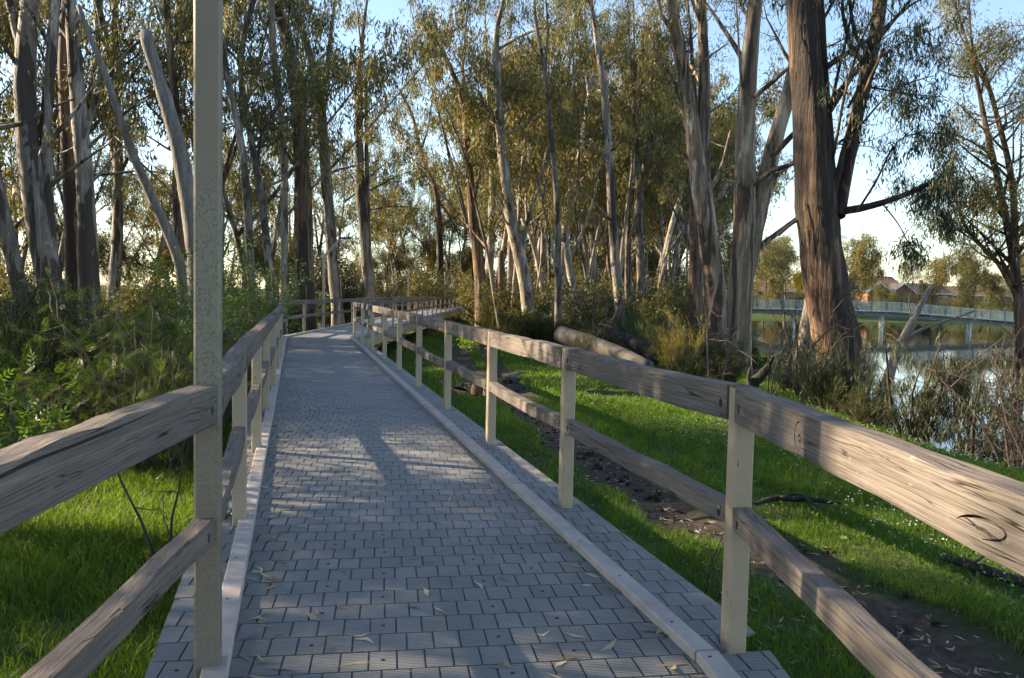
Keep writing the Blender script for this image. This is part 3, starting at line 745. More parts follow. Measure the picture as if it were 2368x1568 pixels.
def add_subs(P, L, g, cr, centers, nsub, nspray):
    for s in range(nsub):
        t = g.uniform(.3, 1.0) * (len(P) - 1); i = min(int(t), len(P) - 2); q = P[i] + (P[i + 1] - P[i]) * (t - i)
        d = unit(unit(P[i + 1] - P[i]) + g.normal(size=3) * .75)
        sub = branch_path(q, d, L * g.uniform(.22, .48), g, 4, -.12, .22)
        V, Q = tube(sub, np.linspace(.012 + .002 * L, .004, 4), 3, cap=False); cr.add(V, Q, 0, .5)
        for j in range(nspray):
            u = g.uniform(.35, 1.05) * 3; i2 = min(int(u), 2); centers.append(sub[i2] + (sub[i2 + 1] - sub[i2]) * (u - i2) + g.normal(size=3) * .12)
GUMS = 'gum trees'
def place_tree(name, label, cat, base, tm, cm, group=None, rz=0.0, sc_=1.0):
    e = empty(name, base, rz); e.scale = (sc_,) * 3; tag(e, label, cat, group)
    obj('trunk', tm, e)
    if cm: obj('crown', cm, e)
    return e
def traced(label, depth, stems, limbs=(), bark='bark_grey', seed=0, H=22, lean=0.0, broken=False, name='gum_tree', base_y=None, group=None, **kw):
    """stems: list of (pixel points base->top, width0, width1); the first is the main one. Depth in metres."""
    g = np.random.default_rng(seed + 11)
    px, py = stems[0][0][0]
    b = at(px, py, depth); base = np.array([b[0], b[1], gz(b[0], b[1])])
    S = []
    for k, (pts, w0, w1) in enumerate(stems):
        P = [at(x, y, depth + lean * (stems[0][0][0][1] - y) / 500.0 + .25 * k * (j > 0)) for j, (x, y) in enumerate(pts)]
        rr = list(np.linspace(w0, w1, len(P)) * depth / F / 2)
        if k == 0: P = [np.array([P[0][0] + (P[0][0] - P[1][0]) * .1, P[0][1], base[2] - .25])] + P; rr = [rr[0]] + rr
        if pts[-1][1] <= 8 and not broken:              # goes on above the picture
            d = unit(P[-1] - P[-2]); q = P[-1]; top = base[2] + H; r_ = rr[-1]; m = 4; dz = max(1.0, top - q[2]) / m
            for j in range(m):
                d = unit(d * np.array([.75, .75, 1]) + g.normal(size=3) * .12 + np.array([0, 0, .25])); q = q + d * dz; r_ *= .68; P.append(q); rr.append(r_)
        S.append((np.array(P) - base, rr))
    LB_ = []
    for lp, w0, w1, ns, dd in limbs:
        P = [at(x, y, depth + dd * j / max(1, len(lp) - 1)) - base for j, (x, y) in enumerate(lp)]; LB_.append((P, w0 * depth / F / 2, w1 * depth / F / 2, ns))
    tm, cm = grow(S, g, bark=bark, limbs=LB_, **kw)
    return place_tree(name, label, 'tree', base, tm, cm, group)
near = dict(strips=10, zmin=5.0, nb=9, blen=4.2, nsub=6, nspray=3, nleaf=17, spread=.19, Ln=.19, W=.0145, droop=1.4)
mid = dict(strips=8, zmin=5.5, nb=11, blen=4.2, nsub=6, nspray=3, nleaf=18, spread=.24, Ln=.26, W=.024, droop=1.4)
# --- left of the boardwalk
traced('slim grey gum leaning hard over at the far edge of the bushes', 24, [([(62, 740), (40, 640), (0, 470), (-30, 330), (-70, 100), (-85, 0)], 34, 24)], bark='bark_grey', seed=1, **near)
traced('twin-stemmed pale gum with dark peeling patches, in front of a mouldy pole', 25, [([(128, 735), (112, 640), (90, 540), (62, 320), (52, 140), (70, 50), (74, 0)], 58, 36),
        ([(122, 620), (112, 500), (104, 290), (116, 170), (124, 60), (126, 0)], 26, 20), ([(56, 160), (45, 100), (30, 40), (18, 0)], 20, 14)], bark='bark_patch', seed=2, **near)
traced('dark rough gum between the twin pale gum and the forked dead limb', 27, [([(172, 728), (168, 620), (164, 500), (158, 360), (150, 260), (145, 100), (156, 0)], 34, 18),
        ([(160, 330), (152, 200), (140, 120), (132, 0)], 14, 10)], bark='bark_brown', seed=3, **near)
traced('brown-streaked gum carrying a bare forked dead limb', 26, [([(208, 716), (204, 600), (200, 500), (197, 400), (188, 334), (178, 200), (168, 80), (166, 0)], 46, 20)],
       [([(190, 350), (200, 290), (234, 200), (262, 160), (300, 110), (325, 93)], 16, 6, 0, -1), ([(197, 350), (230, 315), (267, 284), (290, 262), (307, 240), (350, 227)], 9, 2, 2, -1),
        ([(234, 200), (225, 215), (212, 150), (215, 110)], 4, 1, 0, .3), ([(267, 284), (285, 255), (280, 220), (292, 190)], 4, 1, 0, 0), ([(190, 330), (165, 345), (130, 360), (112, 330)], 7, 2, 0, 1)], bark='bark_patch', seed=4, **near)
traced('long leaning dead snag tapering to a bare point', 23, [([(425, 640), (400, 560), (350, 455), (311, 368), (274, 267), (247, 174), (214, 100), (190, 40), (181, 13)], 30, 10)],
       [([(318, 380), (302, 372), (300, 360)], 10, 6, 0, 0)], bark='dead_wood', seed=5, broken=True, name='dead_tree', zmin=99, nb=0, blen=1, nleaf=0)
traced('smooth grey dead trunk with snapped two-pronged top', 22, [([(458, 660), (452, 560), (432, 434), (412, 334), (384, 234), (356, 150), (336, 75)], 48, 26), ([(338, 82), (330, 62), (326, 50)], 15, 4), ([(340, 82), (343, 60), (341, 40)], 13, 3)],
       bark='dead_wood', seed=6, broken=True, name='dead_tree', zmin=99, nb=0, blen=1, nleaf=0)
traced('slender dark gum rising behind the snapped dead trunk', 33, [([(420, 690), (414, 560), (408, 468), (411, 300), (404, 200), (391, 100), (384, 0)], 22, 15)],
       [([(404, 200), (413, 178), (419, 166)], 6, 3, 0, 0), ([(392, 110), (430, 60), (455, 20)], 8, 3, 3, 0)], bark='bark_brown', seed=7, **mid)
traced('thin gum curving out from behind the tall light pole', 30, [([(584, 700), (578, 600), (573, 500), (565, 368), (551, 284), (525, 194), (512, 90), (508, 0)], 20, 14)], bark='bark_grey', seed=8, **mid)
traced('slim grey gum forking at mid height beside the tall light pole', 32, [([(630, 700), (622, 600), (610, 500), (592, 368), (568, 267), (552, 150), (560, 70), (590, 0)], 20, 12),
        ([(594, 372), (612, 290), (640, 255), (665, 200)], 8, 3)], bark='bark_grey', seed=9, **mid)
traced('narrow pale gum close before the thick brown trunk', 34, [([(656, 720), (656, 620), (659, 520), (658, 400), (655, 300), (636, 167), (630, 70), (625, 0)], 18, 14)],
       [([(634, 140), (620, 90), (600, 30), (596, 0)], 7, 4, 2, 0)], bark='bark_pale', seed=10, **mid)
traced('thick dark brown stringy gum rising over the bend of the railing', 36, [([(708, 740), (706, 680), (703, 600), (702, 524), (698, 368), (690, 234), (668, 100), (645, 20), (636, 0)], 48, 24)], bark='bark_brown', seed=11, rough=.07, **mid)
traced('grey gum behind the first far lamp arm, sweeping up and over', 42, [([(782, 735), (778, 690), (768, 600), (762, 524), (752, 334), (735, 234), (718, 117), (690, 45), (668, 0)], 28, 16),
        ([(752, 330), (748, 230), (760, 120), (775, 0)], 12, 9)], bark='bark_patch', seed=12, **mid)
traced('pale gum with a short snapped side stub, just past the bend', 48, [([(858, 730), (855, 690), (842, 524), (832, 434), (829, 267), (832, 150), (840, 60), (848, 0)], 30, 18),
        ([(850, 620), (850, 500), (847, 300), (846, 180)], 13, 8)], bark='bark_patch', seed=13, **mid)
# --- beyond and right of the far boardwalk
traced('crooked dark gum bowing sideways in the bright sky gap', 100, [([(1020, 720), (1018, 640), (1016, 524), (1010, 441), (972, 351), (956, 267), (923, 207)], 17, 6)],
       [([(972, 351), (990, 300), (1000, 220)], 6, 2, 5, 0), ([(1012, 460), (1040, 500), (1060, 540)], 6, 3, 2, 0)], bark='bark_brown', seed=14, broken=True, zmin=9, nb=12, blen=6, nsub=6, nspray=4, nleaf=9, spread=.6, Ln=.4, W=.045)
traced('tall gum with reddish base, first trunk past the boardwalk end', 50, [([(1114, 735), (1110, 624), (1096, 524), (1086, 401), (1073, 234), (1040, 150), (1010, 90), (976, 60)], 28, 7),
        ([(1075, 250), (1070, 150), (1078, 60), (1085, 0)], 9, 6)], bark='bark_orange', seed=15, **mid)
traced('thick white gum lower half, wide pale stem behind the reddish one', 62, [([(1126, 735), (1127, 690), (1134, 580), (1137, 524), (1140, 434), (1136, 330), (1128, 200), (1120, 0)], 22, 12)], bark='bark_pale', seed=16, **mid)
traced('stubby dark snapped trunk between two pale gums', 58, [([(1158, 735), (1158, 640), (1158, 580)], 15, 12)], bark='bark_brown', seed=17, broken=True, name='dead_tree', zmin=99, nb=0, blen=1, nleaf=0)
traced('tall bright white gum swaying left then right, with an upper fork', 44, [([(1226, 745), (1217, 658), (1203, 591), (1183, 524), (1167, 401), (1157, 301), (1150, 167), (1143, 67), (1160, 20), (1167, 0)], 33, 17),
        ([(1164, 330), (1140, 270), (1118, 240), (1108, 212)], 13, 5)],
       [([(1150, 115), (1180, 95), (1215, 78), (1260, 60), (1300, 40)], 9, 3, 5, -2), ([(1157, 150), (1175, 130), (1222, 102)], 7, 2, 0, 0), ([(1186, 520), (1160, 470), (1140, 440)], 13, 5, 0, 0), ([(1205, 590), (1222, 500), (1250, 430), (1265, 340)], 12, 5, 2, 0), ([(1124, 152), (1105, 130), (1072, 123)], 4, 2, 0, 0)], bark='bark_pale', seed=18, **mid)
traced('pale slender gum half hidden behind the swaying white one', 66, [([(1178, 730), (1180, 640), (1180, 557), (1186, 450), (1188, 300), (1180, 100), (1184, 0)], 15, 9)], bark='bark_pale', seed=19, **mid)
traced('thin S-shaped white sapling gum leaning toward the pale building', 60, [([(1260, 735), (1257, 684), (1240, 591), (1220, 530), (1206, 505)], 12, 7), ([(1222, 535), (1215, 470), (1222, 380), (1230, 300)], 7, 4)], bark='bark_pale', seed=20, broken=True, zmin=9, nb=8, blen=3, nsub=5, nspray=3, nleaf=10, spread=.4, Ln=.26, W=.026)
traced('straight dark slender gum before a white one', 40, [([(1290, 765), (1291, 680), (1290, 524), (1284, 401), (1270, 284), (1267, 200), (1254, 127), (1240, 67), (1233, 0)], 17, 9)], [([(1262, 160), (1268, 60), (1262, 0)], 6, 4, 2, 0)], bark='bark_grey', seed=21, **mid)
traced('white gum spreading into a wide vase of bare forks', 58, [([(1304, 745), (1300, 624), (1307, 524), (1322, 440), (1344, 351), (1358, 260), (1364, 217)], 22, 13),
        ([(1364, 220), (1352, 150), (1340, 110), (1330, 60), (1325, 0)], 11, 6), ([(1362, 225), (1380, 140), (1410, 110), (1440, 85)], 9, 4)], bark='bark_pale', seed=22, **mid)
traced('short-boled white gum leaning away from its neighbour', 46, [([(1340, 750), (1335, 700), (1324, 658), (1310, 574), (1306, 540)], 21, 15), ([(1316, 600), (1345, 540), (1372, 470), (1380, 420)], 9, 4)], bark='bark_pale', seed=23, broken=True, zmin=10, nb=6, blen=3, nleaf=10)
traced('mottled gum standing behind the bare dark shrub', 64, [([(1372, 735), (1372, 608), (1371, 524), (1365, 400), (1352, 260), (1356, 100), (1350, 0)], 17, 9)], [([(1374, 570), (1394, 560), (1402, 500), (1398, 450)], 6, 3, 2, 0)], bark='bark_pale', seed=24, **mid)
traced('long clean gum arching up from the palm thicket', 42, [([(1436, 760), (1434, 711), (1424, 624), (1417, 524), (1407, 334), (1397, 200), (1381, 100), (1372, 30), (1367, 0)], 24, 15)], bark='bark_patch', seed=25, **mid)
traced('twin brown-grey gums parting in a narrow V', 48, [([(1486, 750), (1484, 640), (1477, 524), (1474, 401), (1467, 234), (1467, 100), (1462, 0)], 24, 11),
        ([(1478, 480), (1494, 368), (1504, 234), (1520, 110), (1532, 0)], 14, 9)], bark='bark_grey', seed=26, **mid)
traced('slim brown gum left of the narrow V pair', 54, [([(1450, 740), (1452, 620), (1452, 524), (1457, 401), (1468, 334), (1462, 200), (1450, 0)], 17, 9)], bark='bark_brown', seed=27, **mid)
traced('short pale gum slanting steeply toward the broad river gums', 52, [([(1522, 745), (1531, 620), (1551, 530), (1578, 430), (1596, 380)], 15, 9)], bark='bark_pale', seed=28, broken=True, zmin=9, nb=7, blen=3, nleaf=10)
# --- the broad river gums on the bank
big = dict(strips=26, zmin=6.0, nb=14, blen=5.0, nsub=7, nspray=3, nleaf=13, spread=.28, Ln=.17, W=.014, sides=18, rough=.06)
traced('broad pale gum with two lit upper stems on the river bank', 31, [([(1672, 830), (1666, 780), (1653, 658), (1643, 560), (1629, 500), (1614, 400), (1597, 267), (1578, 150), (1561, 60), (1552, 0)], 52, 24),
        ([(1640, 560), (1624, 400), (1624, 300), (1629, 240), (1626, 100), (1619, 0)], 40, 20)],
       [([(1606, 400), (1590, 370), (1578, 352)], 14, 6, 0, 0), ([(1560, 80), (1545, 50), (1530, 40)], 7, 3, 0, 0), ([(1625, 480), (1670, 450), (1700, 420), (1740, 395)], 14, 8, 2, 1)], bark='bark_tan', seed=29, **big)
traced('stocky reddish gum with straight furrowed stem, half behind the broad pale gum', 38, [([(1606, 790), (1608, 680), (1610, 560), (1606, 460), (1600, 380)], 34, 24), ([(1606, 470), (1612, 300), (1600, 120), (1590, 0)], 16, 10)], bark='bark_brown', seed=30, **mid)
traced('grey-brown gum splitting low into an upright and a slanting stem', 28, [([(1704, 850), (1707, 760), (1713, 658), (1722, 540), (1722, 440), (1723, 334), (1727, 200), (1737, 100), (1746, 0)], 58, 26),
        ([(1722, 640), (1738, 560), (1764, 440), (1793, 318), (1828, 205), (1850, 110), (1866, 0)], 44, 24)],
       [([(1722, 230), (1712, 180), (1706, 60), (1702, 0)], 6, 4, 1, -1), ([(1768, 440), (1800, 400), (1835, 375), (1862, 360)], 12, 9, 0, 0), ([(1735, 590), (1770, 560), (1810, 530), (1850, 500)], 15, 10, 0, 1)], bark='bark_tan', seed=31, **big)
hero_limbs = [([(1936, 490), (1975, 484), (2013, 478), (2097, 451), (2147, 425), (2207, 398)], 20, 7, 24, -1), ([(1905, 560), (1930, 440), (1950, 340), (1975, 260), (2010, 190), (2045, 110)], 17, 6, 12, -1),
    ([(1910, 440), (1935, 330), (1946, 240), (1985, 100), (2035, 0)], 8, 4, 5, -2), ([(1940, 330), (1985, 300), (2050, 215), (2100, 190), (2160, 175)], 6, 2, 12, -2),
    ([(1960, 250), (2030, 130), (2100, 90), (2180, 60)], 7, 2, 14, -2), ([(1915, 290), (1935, 180), (1960, 80), (1975, 0)], 9, 5, 4, 0), ([(2000, 200), (2060, 210), (2120, 220), (2190, 225)], 5, 2, 5, 0),
    ([(1930, 485), (1900, 520), (1850, 500), (1800, 545)], 11, 5, 0, 0), ([(1985, 484), (2040, 400), (2060, 330), (2110, 300), (2170, 310)], 6, 2, 16, 0), ([(2040, 470), (2080, 520), (2110, 580)], 4, 1.5, 9, 0), ([(2150, 425), (2175, 470), (2190, 520)], 3, 1.5, 9, 0)]
traced('massive river gum with shaggy brown bark, dark flared base on the bank', 22, [([(1958, 950), (1950, 870), (1935, 780), (1913, 691), (1892, 560), (1886, 470), (1878, 340), (1868, 200), (1856, 80), (1850, 0)], 106, 43),
        ([(1930, 650), (1918, 470), (1905, 300), (1892, 120), (1886, 0)], 40, 34), ([(1936, 500), (1957, 380), (1980, 267), (2012, 140), (2036, 30), (2040, 0)], 34, 26)],
       hero_limbs, bark='bark_river', seed=32, strips=46, zmin=7.5, nb=12, blen=4.5, nsub=8, nspray=4, nleaf=19, spread=.17, Ln=.2, W=.015, sides=36, rough=.07, flare=1.0, leafmat='gum_dark', droop=1.5)
traced('slender twin-stemmed gum with fine foliage past the hanging branches', 38, [([(2362, 800), (2354, 660), (2331, 524), (2304, 401), (2274, 267), (2251, 134), (2243, 50), (2238, 0)], 26, 12),
        ([(2350, 640), (2344, 450), (2330, 360), (2314, 301), (2288, 200), (2248, 117)], 18, 8), ([(2350, 680), (2314, 614), (2274, 574), (2231, 524), (2215, 480)], 15, 6)],
       [([(2251, 140), (2230, 80), (2215, 30), (2205, 0)], 7, 4, 3, 0), ([(2250, 180), (2210, 178), (2170, 160)], 4, 2, 0, 0)], bark='bark_brown', seed=33, zmin=4.5, nb=26, blen=5.0, nsub=7, nspray=4, nleaf=12, spread=.3, Ln=.24, W=.02, leafmat='gum_olive', H=19)
traced('bare grey leaning trunk with a long side limb in front of the water', 19.5, [([(2036, 930), (2044, 908), (2064, 841), (2087, 785), (2127, 711), (2154, 658)], 32, 9)],
       [([(2090, 786), (2120, 765), (2147, 755), (2210, 735), (2257, 718)], 9, 4, 3, -.5), ([(2110, 740), (2100, 700), (2115, 640)], 4, 2, 2, 0)], bark='dead_wood', seed=34, broken=True, name='dead_tree', zmin=99, nb=0, blen=1, nspray=3, nleaf=8, spread=.15, Ln=.14, W=.009, leafmat='gum_dark', droop=1.5)
traced('pale crooked stem leaning behind the massive river gum', 24, [([(1846, 905), (1852, 840), (1864, 760), (1875, 690), (1880, 640)], 34, 24)], bark='bark_grey', seed=35, broken=True, name='dead_tree', zmin=99, nb=0, blen=1, nleaf=0)
# --- background stand: a few kinds, each copied many times
def wild_tree(seed, H, leafmat, bark, nst=1, zf=.26, rf=.013, **kw):
    g = np.random.default_rng(seed); S = []
    r = rf * H
    P = branch_path((0, 0, -.3), unit(np.array([g.normal() * .1, g.normal() * .1, 1])), H, g, 7, .1, .07); S.append((P, list(np.linspace(r, r * .15, 7))))
    for k in range(nst):
        i = 2 + k % 3; d = unit(np.array([g.normal() * .55, g.normal() * .55, 1])); Q_ = branch_path(P[i], d, H * (1 - i / 7.5), g, 5, .15, .1); S.append((Q_, list(np.linspace(r * .55, r * .1, 5))))
    return grow(S, g, zmin=H * zf, leafmat=leafmat, bark=bark, sides=8, **kw)
wk = dict(nb=12, blen=5.0, nsub=6, nspray=3, nleaf=11, spread=.36, Ln=.36, W=.04, droop=1.3)
WILD = [wild_tree(101, 20, 'gum_olive', 'bark_pale', 2, **wk), wild_tree(102, 23, 'gum', 'bark_grey', 2, **wk), wild_tree(103, 18, 'gum_olive', 'bark_brown', 2, **wk),
        wild_tree(104, 21, 'gum', 'bark_pale', 3, **wk), wild_tree(105, 16, 'gum_olive', 'bark_patch', 2, .18, **wk), wild_tree(106, 24, 'gum', 'bark_patch', 2, **wk)]
wr = random.Random(21)
ORDERED = {}
def wild(px, Y, k, s, label, group, name='gum_tree'):
    p = at(px, 700, Y); x, y = p[0], p[1]
    tm, cm = WILD[k]; o = place_tree(name, label, 'tree', (x, y, gz(x, y)), tm, cm, group, wr.uniform(0, 6.28), s); ORDERED.setdefault(group, []).append((px, o)); return o
def ok_spot(px, Y):
    x = (px - 1184) / F * Y
    if x > float(bank(Y)) - 3: return False
    if Y < 96 and -11 < x < -2.2: return False
    return True
bands = [(35, 43, 5, (-350, 600), 'slim gum in the open stand left of the boardwalk bend', 'gums in the stand left of the bend'),
         (80, 100, 16, (-500, 800), 'sunlit gum far back in the forest beyond the bushes', 'far gums beyond the left bushes'),
         (62, 82, 16, (1100, 1760), 'leafy gum in the second row behind the white trunks', 'gums in the second row'),
         (86, 112, 26, (1060, 1760), 'leafy gum in the rear rows behind the white trunks', 'gums in the rear rows'),
         (100, 130, 14, (-400, 1060), 'hazy gum at the back of the forest past the lamp poles', 'gums at the back of the forest')]
for y0, y1, n, (a, b), lab, grp in bands:
    for k in range(n):
        for _ in range(6):
            px = a + (b - a) * ((k + wr.random()) / n); Y = wr.uniform(y0, y1)
            if ok_spot(px, Y): break
        else: continue
        s = wr.uniform(.85, 1.1)
        if 905 < px < 1065: s *= .82
        wild(px, Y, wr.randrange(6), s, lab, grp)
LOW = [wild_tree(121, 9, 'gum_olive', 'bark_brown', 2, .06, nb=16, blen=3.6, nsub=6, nspray=3, nleaf=11, spread=.4, Ln=.3, W=.036), wild_tree(122, 10, 'gum', 'bark_grey', 2, .08, nb=16, blen=3.8, nsub=6, nspray=3, nleaf=11, spread=.4, Ln=.3, W=.036)]
WILD += LOW
for y0, y1, n, a, b, lab, grp in ((78, 104, 18, -420, 700, 'low bushy gum with foliage to the ground behind the left trunks', 'low bushy gums at left'), (104, 135, 14, 640, 1200, 'low bushy gum closing the view behind the far railing', 'low bushy gums behind the railing'), (96, 130, 16, 1180, 1720, 'low bushy gum filling the gaps between the white trunks', 'low bushy gums between white trunks')):
    for k in range(n):
        px = a + (b - a) * (k + wr.random()) / n; Y = wr.uniform(y0, y1)
        if ok_spot(px, Y): wild(px, Y, 6 + k % 2, wr.uniform(.7, 1.05), lab, grp)
# unseen gums added outside the frame, their spots chosen to shade the boardwalk
SHADE_GUMS = [(-18.96, 13.85, 1, 1.06, 4.47), (-25.45, 18.57, 1, 1.08, 4.65), (-14.32, 5.30, 1, 0.77, 5.07), (-23.74, 20.07, 1, 0.96, 4.43), (-8.84, 7.18, 1, 0.70, 3.64), (-24.34, 26.36, 1, 1.05, 6.23), (-14.06, 13.01, 1, 0.90, 6.27)]
for x, Y, k, s, rz in SHADE_GUMS:
    tm, cm = WILD[6 + k]; place_tree('gum_tree', 'unseen low gum added outside the view to shade the boardwalk', 'tree', (x, Y, gz(x, Y)), tm, cm, 'shade gums added outside the view', rz, s)
wr = random.Random(55)  # more unseen gums, added behind the viewer to cut the sky fill
for x, Y in ((-9, -4), (-15, -10), (-5, -12), (4.5, -7), (-21, -3), (-11, -20), (0, -22), (6.5, -16), (-18, -26), (5.5, 0.2), (-8, 1.2)):
    tm, cm = WILD[wr.randrange(6)]; place_tree('gum_tree', 'unseen tall gum added behind the viewer to dim the sky light', 'tree', (x, Y, gz(x, Y)), tm, cm, 'gums added behind the viewer', wr.uniform(0, 6.28), wr.uniform(.85, 1.05))
# far bank
FB = [(1765, 152, 6, 1.5), (1815, 148, 7, 1.3), (1955, 147, 6, 1.5), (2240, 149, 7, 1.25), (2375, 147, 6, 1.5), (1700, 160, 6, 1.0), (1740, 175, 7, 1.1), (1790, 150, 6, .7), (1770, 200, 7, 1.3), (1905, 172, 6, 1.0), (1968, 150, 0, .75), (1985, 152, 6, 1.1), (2035, 160, 7, .55), (2150, 150, 6, 1.2), (2165, 150, 4, .62), (2215, 168, 7, .8), (2290, 152, 6, .9), (2345, 150, 7, 1.1), (2420, 156, 6, 1.3), (2080, 240, 7, 1.3), (1650, 180, 6, 1.3), (1870, 240, 7, 1.5), (2250, 240, 6, 1.4), (1950, 245, 7, 1.3), (2330, 245, 6, 1.5)]
for px, Y, k, s in FB: wild(px, Y, k, s, 'rounded sunlit tree on the opposite bank near the houses', 'trees on the opposite bank')
# slim, high-crowned gums that crowd the middle distance
SLIM = [wild_tree(141, 21, 'gum_olive', 'bark_pale', 1, .45, .007, nb=10, blen=3.6, nsub=6, nspray=3, nleaf=12, spread=.34, Ln=.34, W=.036, droop=1.3), wild_tree(142, 23, 'gum', 'bark_grey', 1, .5, .0075, nb=10, blen=3.6, nsub=6, nspray=3, nleaf=12, spread=.34, Ln=.34, W=.036, droop=1.3), wild_tree(143, 19, 'gum_olive', 'bark_tan', 2, .45, .007, nb=9, blen=3.4, nsub=6, nspray=3, nleaf=12, spread=.34, Ln=.34, W=.036, droop=1.3)]
s0 = len(WILD); WILD += SLIM
for y0, y1, n, a, b, lab, grp in ((97, 124, 13, 870, 1065, 'tall thin gum in the bright gap above the far railing', 'thin gums in the bright gap'), (44, 66, 22, 1090, 1680, 'slim pole-like gum crowded among the white trunks', 'slim gums among the white trunks'), (36, 45, 7, 20, 640, 'slim pole-like gum standing back behind the left bushes', 'slim gums behind the left bushes'), (70, 95, 14, 1080, 1720, 'thin distant pole-like gum deep in the thicket', 'thin gums deep in the thicket')):
    for k in range(n):
        px = a + (b - a) * (k + wr.random()) / n; Y = wr.uniform(y0, y1)
        if ok_spot(px, Y): wild(px, Y, s0 + k % 3, wr.uniform(.75, 1.05), lab, grp)
# ================================================================ SHRUBS
def shoots(g, n, H, spread, base=.12):
    """bare stems fanning out from one base; returns list of paths"""
    out = []
    for k in range(n):
        a = g.uniform(0, 2 * math.pi); tilt = g.uniform(.05, 1) * spread
        d = unit(np.array([math.cos(a) * tilt, math.sin(a) * tilt, 1.0]))
        out.append(branch_path((math.cos(a) * base * g.random(), math.sin(a) * base * g.random(), -.1), d, H * g.uniform(.6, 1.1), g, 7, .05, .13))
    return out
def shrub(seed, H, spread, kind, leafmat, nst=10, nsub=9, dens=1.0, twig='twig', size=1.0):
    g = np.random.default_rng(seed); st = QB(); cr = QB(); tips = []; dirs = []
    for P in shoots(g, nst, H, spread):
        V, Q = tube(P, np.linspace(.012 + .006 * H, .004, 7), 5, cap=False); st.add(V, Q, 0, .5, True)
        for s in range(nsub):
            t = g.uniform(.22, 1.0) * 6; i = min(int(t), 5); q = P[i] + (P[i + 1] - P[i]) * (t - i)
            d = unit(unit(P[i + 1] - P[i]) * (.9 if kind == 'broom' else .35) + g.normal(size=3) * (.3 if kind == 'broom' else .75) + np.array([0, 0, .15]))
            L = H * g.uniform(.14, .34); sub = branch_path(q, d, L, g, 4, -.1, .18)
            V, Q = tube(sub, np.linspace(.006, .002, 4), 3, cap=False); st.add(V, Q, 0, .5)
            m = max(2, int(7 * dens))
            u = g.uniform(.15, 1.0, m) * 3; i2 = np.minimum(u.astype(int), 2); fr = (u - i2)[:, None]
            tips.append(sub[i2] * (1 - fr) + sub[i2 + 1] * fr); dirs.append(np.repeat(d[None, :], m, 0))
    C = np.vstack(tips); D0 = np.vstack(dirs); n = len(C)
    if kind == 'wattle':                  # feathery fronds: a mid rib with rows of fine leaflets
        D = unit(D0 * .5 + g.normal(size=(n, 3)) * .6 + np.array([0, 0, -.1])); N = unit(np.cross(D, g.normal(size=(n, 3)) * .5 + np.array([0, 0, 1.0])))
        Lf = .15 * size * g.uniform(.7, 1.25, n); tn = np.clip(g.normal(.45, .25, n), 0, 1)
        for s in np.linspace(.12, .95, 8):
            w = .038 * size * math.sin(.35 + 2.5 * s) ** .7
            for sg in (-1, 1):
                V, Q = kites(C + D * (Lf * s)[:, None], unit(N * sg + D * .45), unit(D), np.full(n, w) * g.uniform(.8, 1.2, n), np.full(n, .0042 * size), .5); cr.add(V, Q, 0, np.repeat(tn, 4))
    elif kind == 'broom':                 # upright needle leaves
        k = 5; C = np.repeat(C, k, 0); D0 = np.repeat(D0, k, 0); n = len(C); C = C + g.normal(size=(n, 3)) * .05 * size
        D = unit(D0 + g.normal(size=(n, 3)) * .35 + np.array([0, 0, .35])); N = unit(np.cross(D, g.normal(size=(n, 3))))
        V, Q = kites(C, D, N, .13 * size * g.uniform(.6, 1.3, n), np.full(n, .0045 * size)); cr.add(V, Q, 0, np.repeat(np.clip(g.normal(.4, .28, n), 0, 1), 4))
    elif kind == 'pinnate':               # compound leaves with pointed leaflets
        D = unit(D0 * .6 + g.normal(size=(n, 3)) * .6); N = unit(np.cross(D, g.normal(size=(n, 3)) * .4 + np.array([0, 0, 1.0]))); tn = np.clip(g.normal(.5, .25, n), 0, 1)
        for s, sg in ((.25, 1), (.25, -1), (.55, 1), (.55, -1), (.85, 1), (.85, -1), (.95, 0)):
            d = unit(N * sg + D * (.6 if sg else 1)); V, Q = kites(C + D * .16 * size * s, d, unit(np.cross(d, np.cross(N, D))), .075 * size * g.uniform(.8, 1.2, n), np.full(n, .013 * size)); cr.add(V, Q, 0, np.repeat(tn, 4))
    else:                                 # plain small leaves
        k = 4; C = np.repeat(C, k, 0); n = len(C); C = C + g.normal(size=(n, 3)) * .07 * size
        D = unit(g.normal(size=(n, 3)) + np.array([0, 0, -.1])); N = unit(np.cross(D, g.normal(size=(n, 3))))
        V, Q = kites(C, D, N, .075 * size * g.uniform(.6, 1.3, n), np.full(n, .016 * size)); cr.add(V, Q, 0, np.repeat(np.clip(g.normal(.45, .28, n), 0, 1), 4))
    return st.mesh('stems', [M[twig]]), cr.mesh('foliage', [M[leafmat]])
def place_shrub(name, label, x, y, mesh, s=1.0, rz=0.0, group=None, sz=None, cat='shrub'):
    e = empty(name, (x, y, gz(x, y)), rz); e.scale = (s, s, sz or s); tag(e, label, cat, group)
    obj('stems', mesh[0], e); obj('foliage', mesh[1], e); return e
def gpos(px, Y): p = at(px, 700, Y); return p[0], p[1]
W1 = shrub(201, 2.3, .75, 'wattle', 'wattle', 12, 15, 1.3, size=1.0)
W2 = shrub(202, 2.0, .85, 'wattle', 'wattle', 12, 13, 1.2, size=1.05)
B1 = shrub(203, 1.5, .55, 'broom', 'broom', 22, 9, 1.1)
B2 = shrub(204, 1.3, .7, 'broom', 'broom', 20, 8, 1.0)
P1 = shrub(205, 1.7, .7, 'pinnate', 'fresh', 9, 10, .8)
S1 = shrub(206, 2.4, .7, 'plain', 'gum_dark', 14, 14, 1.3, size=1.3)
S2 = shrub(207, 3.4, .5, 'plain', 'fresh', 9, 16, 1.2, size=1.1)
S3 = shrub(208, 2.6, .75, 'plain', 'gum', 14, 14, 1.2, size=1.5)
B3 = shrub(209, 1.6, .5, 'broom', 'yellow_leaf', 18, 8, .7)
